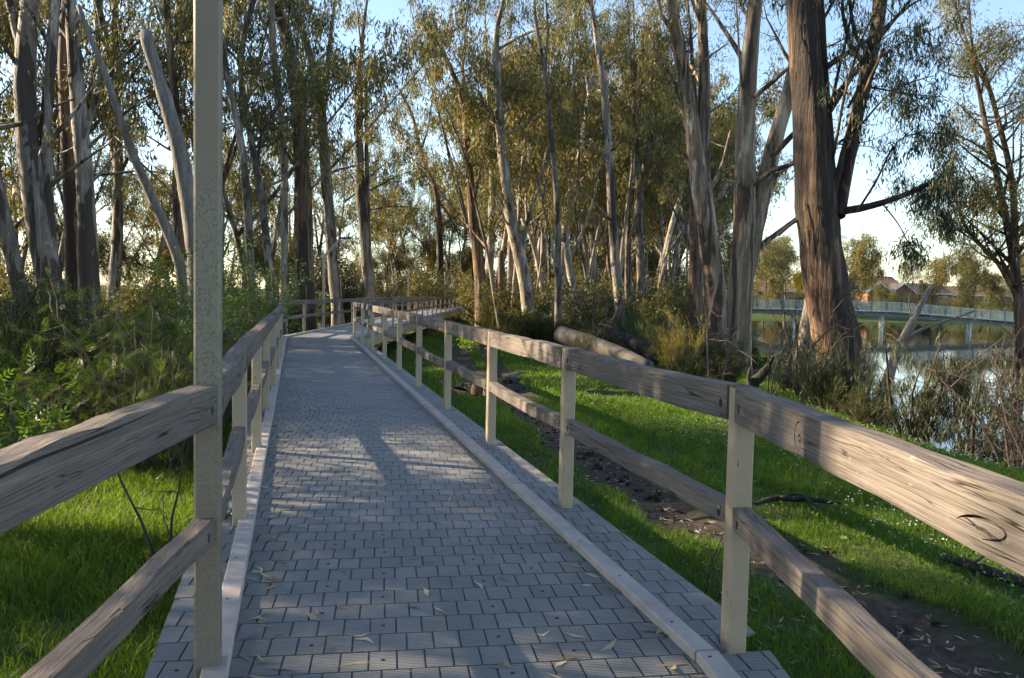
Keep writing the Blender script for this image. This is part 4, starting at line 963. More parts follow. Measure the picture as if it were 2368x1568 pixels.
# left, close
x, y = gpos(335, 9.4); place_shrub('wattle_bush', 'large feathery wattle bush just behind the mouldy light pole', x, y, W1, 1.05, .4)
x, y = gpos(215, 8.8); place_shrub('wattle_bush', 'lower spreading wattle bush in front, its tips over the near railing', x, y, W2, .78, 1.5)
x, y = gpos(400, 9.2); place_shrub('wattle_bush', 'taller wattle bush peeping out on the other side of the light pole', x, y, W2, 1.1, 3.5)
x, y = gpos(130, 10.8); place_shrub('broom_bush', 'dense dark broom-like bush filling the shade, widest of its kind', x, y, B1, 1.25, 0)
x, y = gpos(20, 11.4); place_shrub('broom_bush', 'dark needle-leaved bush at the very edge of the view', x, y, B2, 1.2, 1)
x, y = gpos(215, 11.5); place_shrub('broom_bush', 'olive broom-like bush below the forked dead limb', x, y, B1, 1.15, 2)
x, y = gpos(300, 14); place_shrub('broom_bush', 'yellowish broom-like bush behind the feathery wattle', x, y, B2, 1.3, 3)
x, y = gpos(-25, 6.2); place_shrub('leafy_shrub', 'bright green shrub with pointed compound leaves, nearest the corner of view', x, y, P1, .8, .3)
x, y = gpos(-70, 9.6); place_shrub('leafy_shrub', 'fresh green shrub with compound leaves above the dark bush', x, y, P1, .95, 2.1)
x, y = gpos(515, 17.5); place_shrub('leafy_shrub', 'tall fresh green sapling shrub beside the shaded railing', x, y, S2, 1.0, .3)
x, y = gpos(565, 22); place_shrub('leafy_shrub', 'fresh green sapling shrub next to the bend of the railing', x, y, S2, 1.0, 1.9)
x, y = gpos(535, 12.5); place_shrub('wattle_bush', 'grey-green wattle bush pressed against the shaded railing', x, y, W1, .85, 2.2)
x, y = gpos(500, 21); place_shrub('leafy_shrub', 'green sapling shrub hidden behind the tall light pole', x, y, S2, 1.05, 4)
# scattered understorey
ur = random.Random(31)
def under(n, pxs, Ys, protos, lab, grp, smin, smax, name='understorey_shrub', tall=1.0):
    for k in range(n):
        for _ in range(12):
            px = pxs[0] + (pxs[1] - pxs[0]) * (k + ur.random()) / n; Y = ur.uniform(*Ys); x, y = gpos(px, Y)
            if x > float(bank(y)) - .8 and y < 130: continue
            if y < 97 and (float(np.interp(y, [3, 26, 57, 90], [-1.7, -8.3, -8.6, -6])) - .9 < x < float(np.interp(y, [3, 26, 57, 90], [3.9, .8, -3.2, -1])) + .5): continue
            if 1385 < px < 1570 and Y < 35: continue
            if y < 45 and float(mudmask(np.array([x]), np.array([y]))[0]) > .2: continue
            s = ur.uniform(smin, smax); o = place_shrub(name, lab, x, y, protos[ur.randrange(len(protos))], s, ur.uniform(0, 6.28), grp, s * tall); ORDERED.setdefault(grp, []).append((px, o)); break
under(26, (-120, 640), (15, 30), [B1, B2, W2, S1], 'low bush among the trunk bases left of the boardwalk', 'bushes under the left trunks', .65, 1.05)
under(26, (-200, 700), (32, 60), [S1, S3, W1], 'shadowy shrub farther back under the left gums', 'shrubs back under the left gums', .9, 1.4)
under(22, (680, 1090), (40, 100), [S1, S3, S1], 'dark shrub behind the far railing and lamp poles', 'shrubs behind the far railing', 1.2, 2.1)
under(34, (1075, 1660), (41, 50), [S1, S3, B1, S1], 'dense dark shrub in the thicket at the feet of the white gums', 'shrubs at the feet of the white gums', 1.0, 1.45)
under(16, (1090, 1420), (37, 42), [B1, B2], 'olive needle-leaved tuft at the front of the thicket', 'tufts at the front of the thicket', .8, 1.2)
under(26, (1080, 1700), (60, 100), [S1, S3], 'tall shrub in the deep thicket behind the white gums', 'shrubs in the deep thicket', 1.3, 2.1)
under(18, (1440, 1760), (28, 37), [B1, B2, S1, W2], 'bush beside the broad river gums', 'bushes beside the broad river gums', .6, 1.0)
under(30, (1640, 2420), (146, 175), [S1, S3, S2], 'rounded garden shrub on the opposite bank below the houses', 'garden shrubs on the opposite bank', 1.0, 1.7)
x, y = gpos(1575, 25); place_shrub('broom_bush', 'bright yellow-green broom-like bush beside the palm', x, y, B3, 1.25, 1)
x, y = gpos(1500, 33); place_shrub('broom_bush', 'small yellow flowering tuft behind the palm', x, y, B3, 1.2, 3)
x, y = gpos(1345, 24); place_shrub('broom_bush', 'fine green broom-like bush behind the sawn log', x, y, B1, .85, 3)
x, y = gpos(1690, 20); place_shrub('broom_bush', 'olive broom-like bush behind the near timber rail', x, y, B1, .9, 5)
x, y = gpos(1610, 21); place_shrub('broom_bush', 'low feathery green tuft right of the burnt log', x, y, B2, .8, 2)
x, y = gpos(1930, 17.5); place_shrub('leafy_shrub', 'drooping grey-green shrub before the base of the massive river gum', x, y, shrub(221, 1.35, .9, 'broom', 'gum_dark', 18, 10, 1.3, size=1.4), 1.0, 0)
x, y = gpos(2040, 17); place_shrub('leafy_shrub', 'small grassy green shrub at the foot of the leaning bare trunk', x, y, B2, .75, 0)
x, y = gpos(2000, 15.2); place_shrub('leafy_shrub', 'low green tuft on the bank edge above the water', x, y, B2, .6, 1)
# weeping gum sprays hanging before the water, and the bare tangle at the edge of view
def weeping(seed, px, Y, H, label, nst, leafmat, nleaf=9, spread=.55):
    g = np.random.default_rng(seed); st = QB(); cr = QB(); cs = []; x, y = gpos(px, Y)
    for P in shoots(g, nst, H, spread):
        V, Q = tube(P, np.linspace(.045, .008, 7), 6, cap=False); st.add(V, Q, 0, .5, True)
        for s in range(11):
            t = g.uniform(.3, 1) * 6; i = min(int(t), 5); q = P[i] + (P[i + 1] - P[i]) * (t - i)
            sub = branch_path(q, unit(g.normal(size=3) * .8 + np.array([0, 0, .1])), H * g.uniform(.2, .4), g, 6, -1.1, .15)
            V, Q = tube(sub, np.linspace(.007, .002, 6), 3, cap=False); st.add(V, Q, 0, .5)
            for u in g.uniform(1, 5, 9): i2 = min(int(u), 4); cs.append(sub[i2] + (sub[i2 + 1] - sub[i2]) * (u - i2))
    V, Q, T = leaves_at(np.array(cs), g, nleaf, .07, .15, .0085, 1.9); cr.add(V, Q, 0, T)
    e = empty('weeping_sapling', (x, y, gz(x, y))); tag(e, label, 'sapling'); obj('stems', st.mesh('stems', [M['twig_dark']]), e); obj('foliage', cr.mesh('foliage', [M[leafmat]]), e)
weeping(301, 2125, 15.3, 2.7, 'sapling with weeping narrow leaves hanging before the bright water', 9, 'gum_dark')
weeping(302, 2265, 14.2, 2.8, 'dark-stemmed sapling standing nearer the tangle of bare twigs', 5, 'gum_dark', 7)
weeping(303, 1850, 21.0, 2.6, 'weeping sapling left of the massive gum base', 5, 'gum_dark', 7)
def bare_shrub(seed, px, Y, H, label, nst, nsub, mat='twig_dark', spread=.6, r=.02, name='bare_shrub', curl=.3):
    g = np.random.default_rng(seed); x, y = gpos(px, Y); e = empty(name, (x, y, gz(x, y))); tag(e, label, 'shrub'); st = QB(); tw = QB()
    for P in shoots(g, nst, H, spread):
        V, Q = tube(P, np.linspace(r, r * .25, 7), 6, cap=False); st.add(V, Q, 0, .5, True)
        for s in range(nsub):
            t = g.uniform(.25, 1) * 6; i = min(int(t), 5); q = P[i] + (P[i + 1] - P[i]) * (t - i)
            sub = branch_path(q, unit(g.normal(size=3) * .9 + np.array([0, 0, .5])), H * g.uniform(.18, .45), g, 6, -.1, curl)
            V, Q = tube(sub, np.linspace(r * .35, r * .1, 6), 4, cap=False); tw.add(V, Q, 0, .5)
            for u in range(2):
                i2 = g.integers(1, 5); s2 = branch_path(sub[i2], unit(g.normal(size=3)), H * g.uniform(.08, .2), g, 4, 0, curl); V, Q = tube(s2, np.linspace(r * .14, r * .07, 4), 3, cap=False); tw.add(V, Q, 0, .5)
    obj('stems', st.mesh('stems', [M[mat]]), e); obj('twigs', tw.mesh('twigs', [M[mat]]), e); return e
bare_shrub(311, 2372, 12.6, 2.5, 'dense tangle of bare brown twigs overhanging the water', 8, 14, 'twig_dark', .5, .022, curl=.45)
bare_shrub(312, 2420, 11.4, 2.3, 'second bare twig tangle at the very corner of the bank', 6, 11, 'twig_dark', .7, .022, curl=.45)
x, y = gpos(2345, 14.6); place_shrub('leafy_shrub', 'dark leafy shrub inside the bare twig tangle by the water', x, y, S1, .62, 2)
bare_shrub(313, 1398, 27, 3.6, 'leafless dark shrub with branching stems above the sawn log', 4, 9, 'twig_dark', .35, .045)
bare_shrub(314, 1655, 18.5, 3.3, 'reddish bare sapling with curling twigs in front of the broad pale gum', 2, 12, 'twig', .25, .03)
bare_shrub(315, 1860, 19.5, 3.0, 'thin dark vine-like sapling leaning along the massive trunk', 3, 6, 'twig_dark', .3, .025)
bare_shrub(316, 1643, 5.2, .75, 'small leafless twig shrub beside the nearest river-side post', 4, 4, 'twig_dark', .7, .006)
bare_shrub(317, 395, 5.2, 1.3, 'spindly dark stems standing in the sunlit grass below the near rail', 3, 3, 'twig_dark', .3, .014)
bare_shrub(318, 1780, 19, 2.6, 'dark bare sapling between the broad gums and the massive one', 3, 8, 'twig_dark', .35, .022)
# palm clump: arching fronds with rows of blades
def palm(px, Y, s, label, seed):
    g = np.random.default_rng(seed); x, y = gpos(px, Y); e = empty('palm', (x, y, gz(x, y))); e.scale = (s,) * 3; tag(e, label, 'palm')
    for k in range(15):
        a = k * 2.4 + g.normal() * .2; el = g.uniform(.5, 1.35); qb = QB()
        P = branch_path((0, 0, .1), (math.cos(a) * math.cos(el), math.sin(a) * math.cos(el), math.sin(el)), g.uniform(1.5, 2.1), g, 9, -.35, .03)
        V, Q = tube(P, np.linspace(.014, .003, 9), 4, cap=False); qb.add(V, Q, 0, .3)
        t = np.linspace(1.2, 7.9, 30); i = np.minimum(t.astype(int), 7); C = P[i] + (P[i + 1] - P[i]) * (t - i)[:, None]; T = unit(P[i + 1] - P[i]); S = unit(np.cross(T, [0, 0, 1.0]))
        for sg in (-1, 1):
            D = unit(S * sg + T * .8 + np.array([0, 0, .25])); V, Q = kites(C, D, unit(np.cross(D, S + T)), .34 * np.sin(.35 + 2.5 * t / 8), np.full(30, .011)); qb.add(V, Q, 0, np.repeat(g.random(30), 4))
        obj('frond', qb.mesh('frond', [M['palm']]), e)
palm(1482, 29, 1.6, 'dark green young palm with arching fronds beyond the logs', 5)
# ================================================================ LOGS AND FALLEN WOOD
def log(name, label, pts, rads, mats, sides=16, rough=.03, cat='log', seed=1, cut=None, limbs=()):
    g = np.random.default_rng(seed); P, t = smooth_path(np.array(pts), 14); b = P[0].copy(); rr = np.interp(t, np.linspace(0, 1, len(rads)), rads)
    e = empty(name, b); tag(e, label, cat)
    V, Q = tube(P - b, rr, sides, g, rough); obj('stem', quads('stem', V, Q, M[mats], smooth=np.ones(len(Q), bool)), e)
    if cut:
        th = np.arange(20) * 2 * math.pi / 20; d = unit(P[1] - P[0]); A = unit(np.cross(d, [0, 0, 1.0])); B = np.cross(d, A)
        ring = [tuple(-d * .004 + rr[0] * .985 * (math.cos(a) * A + math.sin(a) * B)) for a in th]
        obj('sawn_end', pymesh('sawn_end', ring, [tuple(range(20))], M[cut]), e)
    for lp, r0_, r1_ in limbs:
        lp, _ = smooth_path(np.array(lp) - b, 7); V, Q = tube(lp, np.linspace(r0_, r1_, 7), 6, g, .1); obj('broken_branch', quads('broken_branch', V, Q, M[mats], smooth=np.ones(len(Q), bool)), e)
    return e
M['sawn'] = flat('sawn_wood', (.42, .36, .3), .8, 0, .2, 14)
log('sawn_log', 'large smooth grey sawn log lying with its cut end raised', [at(1297, 774, 27), at(1370, 797, 25.5), at(1440, 822, 24), at(1500, 850, 23)], [.29, .28, .25, .2], 'log_wood', 20, .03, seed=2, cut='sawn')
log('burnt_log', 'splintered half-burnt log lying behind the smooth sawn log', [at(1388, 757, 28.5), at(1415, 766, 28), at(1462, 791, 27), at(1520, 832, 26)], [.05, .17, .2, .2], 'char', 12, .14, seed=3,
    limbs=[([at(1425, 770, 28), at(1400, 757, 28), at(1378, 752, 28)], .08, .02), ([at(1455, 785, 27), at(1435, 764, 27.4), at(1408, 752, 27.8)], .04, .015)])
log('charred_stump', 'jagged charred stump slanting up beside the near post top', [at(1715, 915, 15.5), at(1745, 882, 15.4), at(1772, 856, 15.2), at(1788, 824, 15)], [.13, .1, .075, .015], 'char', 12, .22, 'stump', 4,
    limbs=[([at(1735, 892, 15.4), at(1728, 868, 15.3), at(1737, 848, 15.2)], .05, .015), ([at(1770, 860, 15.2), at(1782, 850, 15.1), at(1776, 832, 15.0)], .04, .01)])
log('fallen_branch', 'dark fallen branch lying among white flowers in the grass', [atz(1745, 1165, -.42), atz(1790, 1150, -.36), atz(1850, 1150, -.40), atz(1950, 1165, -.45)], [.02, .042, .035, .012], 'char', 8, .3, 'branch', 5, limbs=[([atz(1800, 1152, -.37), atz(1840, 1140, -.3), atz(1862, 1146, -.33)], .02, .006), ([atz(1860, 1152, -.4), atz(1890, 1170, -.4), atz(1905, 1185, -.42)], .015, .005)])
log('fallen_branch', 'dark wet branch pieces half buried near the frame corner', [atz(2180, 1290, -.46), atz(2250, 1310, -.42), atz(2330, 1335, -.42), atz(2440, 1370, -.45)], [.015, .035, .04, .02], 'char', 8, .3, 'branch', 6, limbs=[([atz(2250, 1310, -.42), atz(2262, 1290, -.36), atz(2290, 1282, -.36)], .016, .005)])
log('fallen_branch', 'bleached white broken branch with a burnt side near the puddle', [atz(1162, 876, -.74), atz(1180, 873, -.68), atz(1198, 862, -.66), atz(1216, 862, -.72)], [.05, .07, .06, .03], 'dead_wood', 8, .15, 'branch', 7)
log('fallen_branch', 'charred stick beside the bleached branch near the puddle', [atz(1160, 880, -.72), atz(1178, 884, -.7), atz(1200, 876, -.7)], [.05, .07, .04], 'char', 7, .15, 'branch', 8)
log('fallen_branch', 'thin arched dry twig rising from the grass behind a post', [atz(1340, 915, -.6), at(1370, 895, 14.6), at(1392, 905, 14.6), atz(1400, 925, -.6)], [.012, .012, .01, .006], 'twig_dark', 5, .05, 'branch', 9)
# ================================================================ GRASS AND LITTER
def scatter_grass(n, xr, yr, hmin, hmax, wid, g, keep=None, lean=.35):
    x = g.uniform(xr[0], xr[1], n); y = g.uniform(yr[0], yr[1], n)
    d = np.stack([x, y, np.zeros(n) - .5], -1) - EYE; zc = d @ fwd; pxn = (d @ rgt) / np.maximum(zc, .1)
    m = (zc > .8) & (np.abs(pxn) < .80)
    lx = np.interp(y, [-2, 3.1, 25.4, 57, 90], [-1.5, -1.5, -7.7, -8.0, -5.5]); rx = np.interp(y, [-2, 3.5, 26, 57, 90], [1.2, 1.2, -4.9, -5.1, -2.8])
    m &= ~((x > lx) & (x < rx))
    m &= mudmask(x, y) < g.uniform(.05, .7, n); m &= x < bank(y) - .35
    cl = .5 + .6 * hnoise(x * 1.3 + 7, y * 1.3) + .5 * hnoise(x * .5, y * .45 + 3) + .35 * hnoise(x * 4.3, y * 4.1)
    m &= cl + g.normal(0, .25, n) > .12
    if keep is not None: m &= keep(x, y)
    x, y, cl = x[m], y[m], cl[m]; n = len(x); z = ground(x, y) - .01
    h = g.uniform(hmin, hmax, n) * (.45 + .8 * np.clip(cl, 0, 1.3)); a = g.uniform(0, 6.283, n); b = g.uniform(0, 6.283, n)
    D = unit(np.stack([np.cos(a) * lean, np.sin(a) * lean, np.ones(n)], -1) * 1.0 + g.normal(size=(n, 3)) * .12); D2 = unit(D + np.stack([np.cos(a) * .7, np.sin(a) * .7, -.15 * np.ones(n)], -1))
    S = np.stack([np.cos(b), np.sin(b), np.zeros(n)], -1) * (wid * g.uniform(.7, 1.3, n))[:, None]; P = np.stack([x, y, z], -1)
    p1 = P + D * (h * .6)[:, None]; p2 = p1 + D2 * (h * .45)[:, None]
    V = np.stack([P - S, P + S, p1 + S * .75, p1 - S * .75, p2 + S * .08, p2 - S * .08], 1).reshape(-1, 3)
    q = np.arange(n)[:, None] * 6; Q = np.concatenate([q + np.array([[0, 1, 2, 3]]), q + np.array([[3, 2, 4, 5]])], 0)
    t = np.clip(g.normal(.42, .2, n) + .12 * hnoise(x * .6, y * .6), 0, 1)
    return V, Q, np.repeat(t, 6)
gg = np.random.default_rng(77); qb = QB()
for a in [(84000, (.9, 6.5), (2.6, 9), .05, .17, .003), (66000, (-1.0, 8.5), (8, 17), .06, .22, .0055), (42000, (-4.5, 9), (15, 34), .08, .2, .011), (24000, (-12, 13), (32, 62), .12, .3, .03),
          (60000, (-6, -1.3), (2.6, 9), .09, .26, .003), (24000, (-11, -1.8), (8, 18), .1, .3, .007)]:
    n, xr, yr, h0, h1, w, = a; V, Q, T = scatter_grass(n, xr, yr, h0, h1, w, gg); qb.add(V, Q, 0, T)
V, Q, T = scatter_grass(16000, (24, 130), (137, 190), .2, .5, .12, gg); qb.add(V, Q, 0, T)
o = obj('grass', qb.mesh('grass', [M['grass']])); tag(o, 'lush green grass on both sides of the boardwalk', 'grass', kind='stuff')
# leafy weeds and white wildflowers between the track and the river
n = 16000; x = gg.uniform(1.2, 9, n); y = gg.uniform(3.5, 17, n); m = (mudmask(x, y) < .25) & (x > np.interp(y, [3, 17], [2.9, .7]) + .4) & (x < bank(y) - .5) & (hnoise(x * .9 + 2, y * .8) > -.12); x, y = x[m], y[m]; n = len(x)
hgt = gg.uniform(.03, .16, n); C = np.stack([x, y, ground(x, y) + hgt], -1); D = unit(gg.normal(size=(n, 3)) + np.array([0, 0, .4])); N = unit(np.cross(D, gg.normal(size=(n, 3))))
qb = QB(); V, Q = kites(C, D, N, np.full(n, .05) * gg.uniform(.6, 1.3, n), np.full(n, .012)); qb.add(V, Q, 0, np.repeat(gg.random(n), 4))
o = obj('weeds', qb.mesh('weeds', [M['fresh']])); tag(o, 'small broad-leaved weeds growing through the grass', 'weeds', kind='stuff')
n = 3000; x = gg.uniform(2.2, 8.6, n); y = gg.uniform(4.2, 13.5, n); m = (x > np.interp(y, [3, 17], [3.0, 1.2]) + .6) & (x < bank(y) - .6) & (hnoise(x * .9 + 2, y * .8) + gg.normal(0, .12, n) > .08); x, y = x[m], y[m]; n = len(x)
C = np.stack([x, y, ground(x, y) + gg.uniform(.11, .2, n)], -1); qb = QB()
for k in range(3):
    a = gg.uniform(0, 6.28, n); D = np.stack([np.cos(a) * .6, np.sin(a) * .6, np.full(n, .5)], -1); N = unit(np.cross(D, gg.normal(size=(n, 3)))); V, Q = kites(C, unit(D), N, np.full(n, .017), np.full(n, .0055)); qb.add(V, Q, 0, np.repeat(gg.random(n), 4))
o = obj('wildflowers', qb.mesh('wildflowers', [M['white_petal']])); tag(o, 'tiny white wildflowers dotted through the grass by the river', 'flowers', kind='stuff')
# fallen leaves on the deck and on the mud
qb = QB()
def litter(C, up, L, W, g, dz=.004):
    n = len(C); a = g.uniform(0, 6.283, n); D = np.stack([np.cos(a), np.sin(a), g.normal(0, .06, n)], -1); N = unit(np.cross(D, np.stack([g.normal(0, .3, n), g.normal(0, .3, n), np.ones(n)], -1)))
    L = L * g.uniform(.5, 1.3, n); W = W * g.uniform(.6, 1.3, n); C = C + np.array([0, 0, dz]); bend = N * (L * g.normal(0, .12, n))[:, None]; lift = np.stack([np.zeros(n), np.zeros(n), g.uniform(0, .012, n)], -1)
    V = np.stack([C, C + D * (L * .35)[:, None] + N * W[:, None] + bend, C + D * (L * .35)[:, None] - N * W[:, None] + bend, C + D * (L * .7)[:, None] + N * (W * .8)[:, None] + bend, C + D * (L * .7)[:, None] - N * (W * .8)[:, None] + bend, C + D * L[:, None] + lift], 1).reshape(-1, 3)
    q = np.arange(n)[:, None] * 6; Q = np.concatenate([q + np.array([[0, 2, 1, 1]]), q + np.array([[1, 2, 4, 3]]), q + np.array([[3, 4, 5, 5]])], 0)
    Q = np.concatenate([q + np.array([[1, 2, 4, 3]])], 0); Vt = V.reshape(-1, 6, 3); Vt[:, 1] = Vt[:, 0] + N * (W * .25)[:, None]; Vt[:, 2] = Vt[:, 0] - N * (W * .25)[:, None]
    mid1 = C + D * (L * .5)[:, None] + bend; tip = C + D * L[:, None] + lift
    V = np.stack([C - N * (W * .15)[:, None], C + N * (W * .15)[:, None], mid1 + N * W[:, None], mid1 - N * W[:, None], tip + N * (W * .1)[:, None], tip - N * (W * .1)[:, None]], 1).reshape(-1, 3)
    return V, np.concatenate([q + np.array([[0, 1, 2, 3]]), q + np.array([[3, 2, 4, 5]])], 0), np.repeat(np.clip(g.normal(.6, .3, n), 0, 1), 6)
n = 340; y = 2.9 + 20 * gg.random(n) ** 1.6; s = gg.random(n); lx = np.interp(y, [2, 3.14, 25.4], [-1.08, -1.05, -7.2]); rx = np.interp(y, [2, 3.47, 26], [.85, .8, -5.3])
side = gg.random(n) < .62; s = np.where(side, np.where(gg.random(n) < .5, .01 + .05 * s * s, .99 - .05 * s * s), s)
V, Q, T = litter(np.stack([lx + (rx - lx) * s, y, np.full(n, .002)], -1), None, .115, .0105, gg); qb.add(V, Q, 0, T)
o = obj('fallen_leaves', qb.mesh('fallen_leaves', [M['dry']])); tag(o, 'dry curled gum leaves scattered along the deck kerbs', 'leaves', kind='stuff')
n = 1500; y = 2.8 + 12 * gg.random(n) ** 1.3; x = np.interp(y, [p[1] for p in RUT_A], [p[0] for p in RUT_A]) + gg.normal(0, .55, n); m = x > np.interp(y, [2, 3.5, 26], [1.3, 1.3, -4.8]); x, y = x[m], y[m]
qb = QB(); V, Q, T = litter(np.stack([x, y, ground(x, y) + .012], -1), None, .085, .007, gg, .01); qb.add(V, Q, 0, T)
o = obj('leaf_litter', qb.mesh('leaf_litter', [M['dry']])); tag(o, 'pale dry leaves strewn over the muddy wheel track', 'leaves', kind='stuff')
n = 500; y = gg.uniform(3, 22, n); x = np.interp(y, [p[1] for p in RUT_A], [p[0] for p in RUT_A]) + gg.normal(0, .35, n); r = gg.uniform(.012, .05, n); C = np.stack([x, y, ground(x, y)], -1); qb = QB()
for k in range(4):
    a = k * 1.571 + gg.uniform(0, .5, n); D = np.stack([np.cos(a), np.sin(a), gg.uniform(.2, .9, n)], -1); V, Q = kites(C - D * (r * .3)[:, None], unit(D), unit(np.cross(D, gg.normal(size=(n, 3)))), r * 1.6, r * .8); qb.add(V, Q, 0, np.repeat(gg.random(n) * .15, 4))
M['clod'] = flat('mud_clod', (.06, .045, .035), .95, 0, .3, 9)
o = obj('mud_clods', qb.mesh('mud_clods', [M['clod']])); tag(o, 'broken dark clods of mud in the wheel track', 'mud', kind='stuff')
# ================================================================ FOOTBRIDGE AND HOUSES
BY = 92.0
def bridge_z(px): return float(np.interp(px, [1600, 2060, 2336, 2500], [.43, .43, -.42, -.9]))
e = empty('footbridge', at(2049, 760, BY) * [1, 1, 0]); tag(e, 'pale grey footbridge with picket fence crossing the river on round piers', 'footbridge'); bo = np.array(e.location)
pxs = list(range(1700, 2460, 34)); BP = []
for px in pxs: p = at(px, 700, BY); BP.append(np.array([p[0], BY, bridge_z(px)]))
pk = MB()
for i in range(len(BP) - 1):
    a, b = BP[i] - bo, BP[i + 1] - bo
    MB().bar(a - [0, 0, .28], b - [0, 0, .28], .35, .5).build('deck_beam', M['bridge_beam'], e); MB().bar(a + [0, -.5, .03], b + [0, -.5, .03], 1.6, .06).build('deck_plank', M['pale_steel'], e)
    for zz in (1.1, .12): MB().bar(a + [0, -1.1, zz], b + [0, -1.1, zz], .05, .06).build('fence_rail', M['pale_steel'], e)
    MB().bar(a + [0, -1.15, -.3], a + [0, -1.15, 1.2], .09, .09, up=(0, 1, 0)).build('fence_post', M['bridge_beam'], e)
    for t in np.arange(.03, 1, .085):
        q = a + (b - a) * t + [0, -1.1, 0]; pk.box(q[0] - .03, q[0] + .03, q[1] - .012, q[1] + .012, q[2] + .12, q[2] + 1.1)
    if i % 6 == 4:
        V, Q = tube([a + [0, 0, -4.2], a + [0, 0, -2], a + [0, 0, -.5]], [.26, .26, .26], 14); obj('pier', quads('pier', V, Q, M['pale_steel'], smooth=np.ones(len(Q), bool)), e)
o = pk.build('pickets', M['pale_steel'], e); o['kind'] = 'stuff'
def house(name, label, px, Y, w, d, hw, hr, wall, roof, gable=None, chimney=True):
    p = at(px, 690, Y); e = empty(name, (p[0], Y, gz(p[0], Y))); tag(e, label, 'house')
    MB().box(-w / 2, w / 2, 0, d, -.5, hw).build('wall', M[wall], e)
    m_ = MB(); ov = .6
    m_.add([(-w / 2 - ov, -ov, hw - .1), (w / 2 + ov, -ov, hw - .1), (w / 2 + ov, d + ov, hw - .1), (-w / 2 - ov, d + ov, hw - .1), (-w / 2 + 1.5, d / 2, hw + hr), (w / 2 - 1.5, d / 2, hw + hr)], [(0, 1, 5, 4), (2, 3, 4, 5), (1, 2, 5), (3, 0, 4), (3, 2, 1, 0)])
    rf = m_.build('roof', M[roof], e)
    MB().box(-w / 2 - ov, w / 2 + ov, -ov - .05, -ov - .002, hw - .3, hw - .08).build('gutter', M['white'], rf)
    if chimney: MB().box(w * .2, w * .2 + .9, d / 2 - .4, d / 2 + .4, hw + hr * .5, hw + hr + .8).build('chimney', M[wall], rf)
    for k in range(max(2, int(w / 4.5))):
        x = -w / 2 + (k + .5) * w / max(2, int(w / 4.5)); wn_ = MB().box(x - .9, x + .9, -.04, .05, .7, 2.0).build('window', M['white'], e); MB().box(x - .8, x - .04, -.06, -.045, .8, 1.9).build('pane', M['glass'], wn_); MB().box(x + .04, x + .8, -.06, -.045, .8, 1.9).build('pane', M['glass'], wn_)
    if gable is not None:
        for gx_ in gable:
            a, b = gx_ - 2.6, gx_ + 2.6; MB().box(a, b, -3.0, -.003, -.5, hw).build('gable_wall', M[wall], e)
            m_ = MB(); m_.add([(a, -3.0, hw), (b, -3.0, hw), (gx_, -3.0, hw + 1.9), (a, -2.9, hw), (b, -2.9, hw), (gx_, -2.9, hw + 1.9)], [(0, 1, 2), (5, 4, 3), (0, 3, 4, 1), (1, 4, 5, 2), (2, 5, 3, 0)]); m_.build('gable', M[wall], e)
            m_ = MB(); m_.bar((a - .5, -1, hw - .1), (gx_, -1, hw + 2.05), 5, .14, up=(0, 1, 0)) if False else None
            for s in (-1, 1):
                q0, q1 = (gx_ + s * 3.1, hw - .28), (gx_, hw + 2.06)
                m_.add([(q0[0], -3.5, q0[1]), (q1[0], -3.5, q1[1]), (q1[0], 3, q1[1]), (q0[0], 3, q0[1])] + [(q0[0], -3.5, q0[1] + .12), (q1[0], -3.5, q1[1] + .12), (q1[0], 3, q1[1] + .12), (q0[0], 3, q0[1] + .12)], BOXF)
            m_.build('gable_roof', M[roof], e)
            m_ = MB()
            for s in (-1, 1):
                q0, q1 = (gx_ + s * 3.12, hw - .32), (gx_, hw + 2.0); m_.add([(q0[0], -3.56, q0[1] - .16), (q1[0], -3.56, q1[1] - .16), (q1[0], -3.506, q1[1] - .16), (q0[0], -3.506, q0[1] - .16), (q0[0], -3.56, q0[1] + .18), (q1[0], -3.56, q1[1] + .18), (q1[0], -3.506, q1[1] + .18), (q0[0], -3.506, q0[1] + .18)], BOXF)
            m_.build('barge_board', M['white'], e)
    return e
house('house', 'orange brick house with low brown roof seen past the slanting stems', 1800, 192, 17, 9, 2.5, 2.0, 'brick_pale', 'roof')
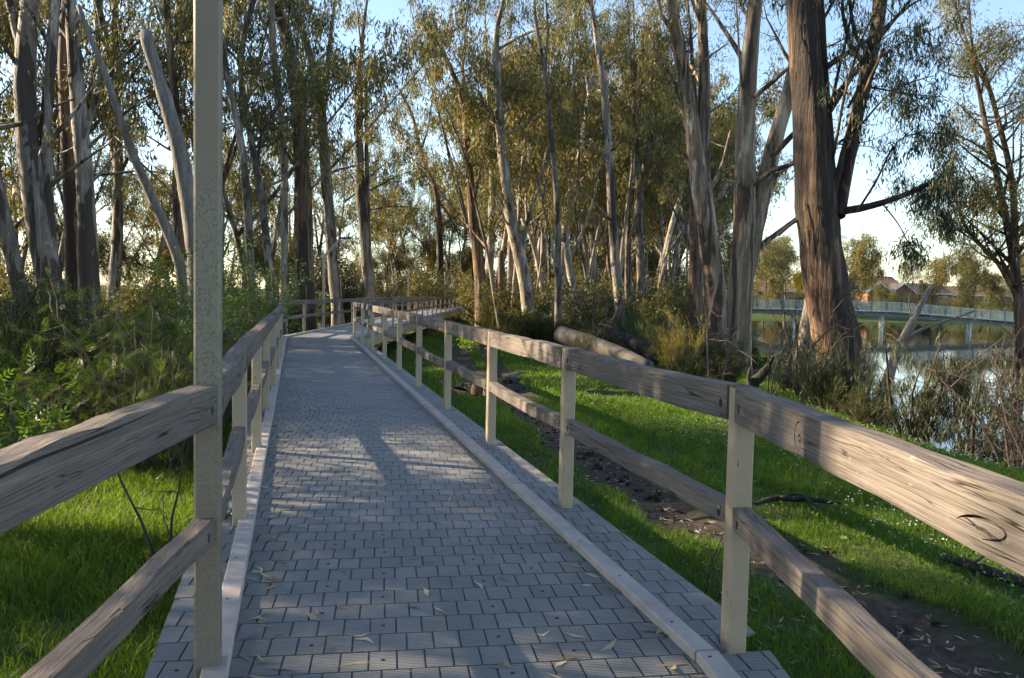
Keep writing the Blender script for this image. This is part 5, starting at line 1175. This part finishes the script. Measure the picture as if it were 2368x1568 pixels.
house('house', 'red brick house with white-edged twin gables across the river', 2105, 186, 20, 9, 2.7, 2.3, 'brick', 'roof_dark', gable=(-8.6, -3.2))
house('house', 'long low brick house with dark roof farthest along the opposite bank', 2260, 190, 20, 10, 2.5, 2.0, 'brick', 'roof')
house('house', 'brick house with tall brown roof set behind the twin-gabled one', 2025, 222, 16, 10, 3.6, 3.6, 'brick_pale', 'roof')
house('building', 'low brick building with white eave glimpsed between distant white trunks', 1268, 150, 10, 8, 3.2, .8, 'brick', 'white', chimney=False)
house('shelter', 'brown timber shelter glimpsed behind the leftmost leaning gum', 18, 62, 8, 5, 2.3, .9, 'fawn', 'roof_dark', chimney=False)
p = at(1845, 640, 180); WILD.append(wild_tree(131, 6, 'yellow_leaf', 'bark_brown', 2, .15, nb=14, blen=2.2, nsub=6, nspray=3, nleaf=9, spread=.4, Ln=.3, W=.05))
wild(1845, 183, len(WILD) - 1, 1.0, 'small golden yellow tree beside the orange brick house', 'trees on the opposite bank', 'wattle_tree')

# labels of look-alikes that can be told apart by counting along the row
ORD = ['first', 'second', 'third', 'fourth', 'fifth', 'sixth', 'seventh', 'eighth', 'ninth', 'tenth', 'eleventh', 'twelfth', 'thirteenth', 'fourteenth', 'fifteenth', 'sixteenth', 'seventeenth', 'eighteenth', 'nineteenth', 'twentieth', 'twenty-first', 'twenty-second', 'twenty-third', 'twenty-fourth']
for grp, txt in (('slim gums among the white trunks', 'slim pole-like gum among the white trunks, {} counting from the boardwalk end'), ('gums in the stand left of the bend', 'gum standing behind the left bushes, {} of its row counting from the left'),
                 ('slim gums behind the left bushes', 'slim pole-like gum behind the left bushes, {} counting from the left'), ('trees on the opposite bank', 'rounded tree on the opposite bank, {} counting from the left'),
                 ('bushes beside the broad river gums', 'bush beside the broad river gums, {} counting from the palm'), ('tufts at the front of the thicket', 'olive needle-leaved tuft at the thicket front, {} counting from the boardwalk')):
    for k, (px, o) in enumerate(sorted([t for t in ORDERED.get(grp, []) if 'golden' not in t[1]['label']], key=lambda t: t[0])): o['label'] = txt.format(ORD[min(k, 23)])
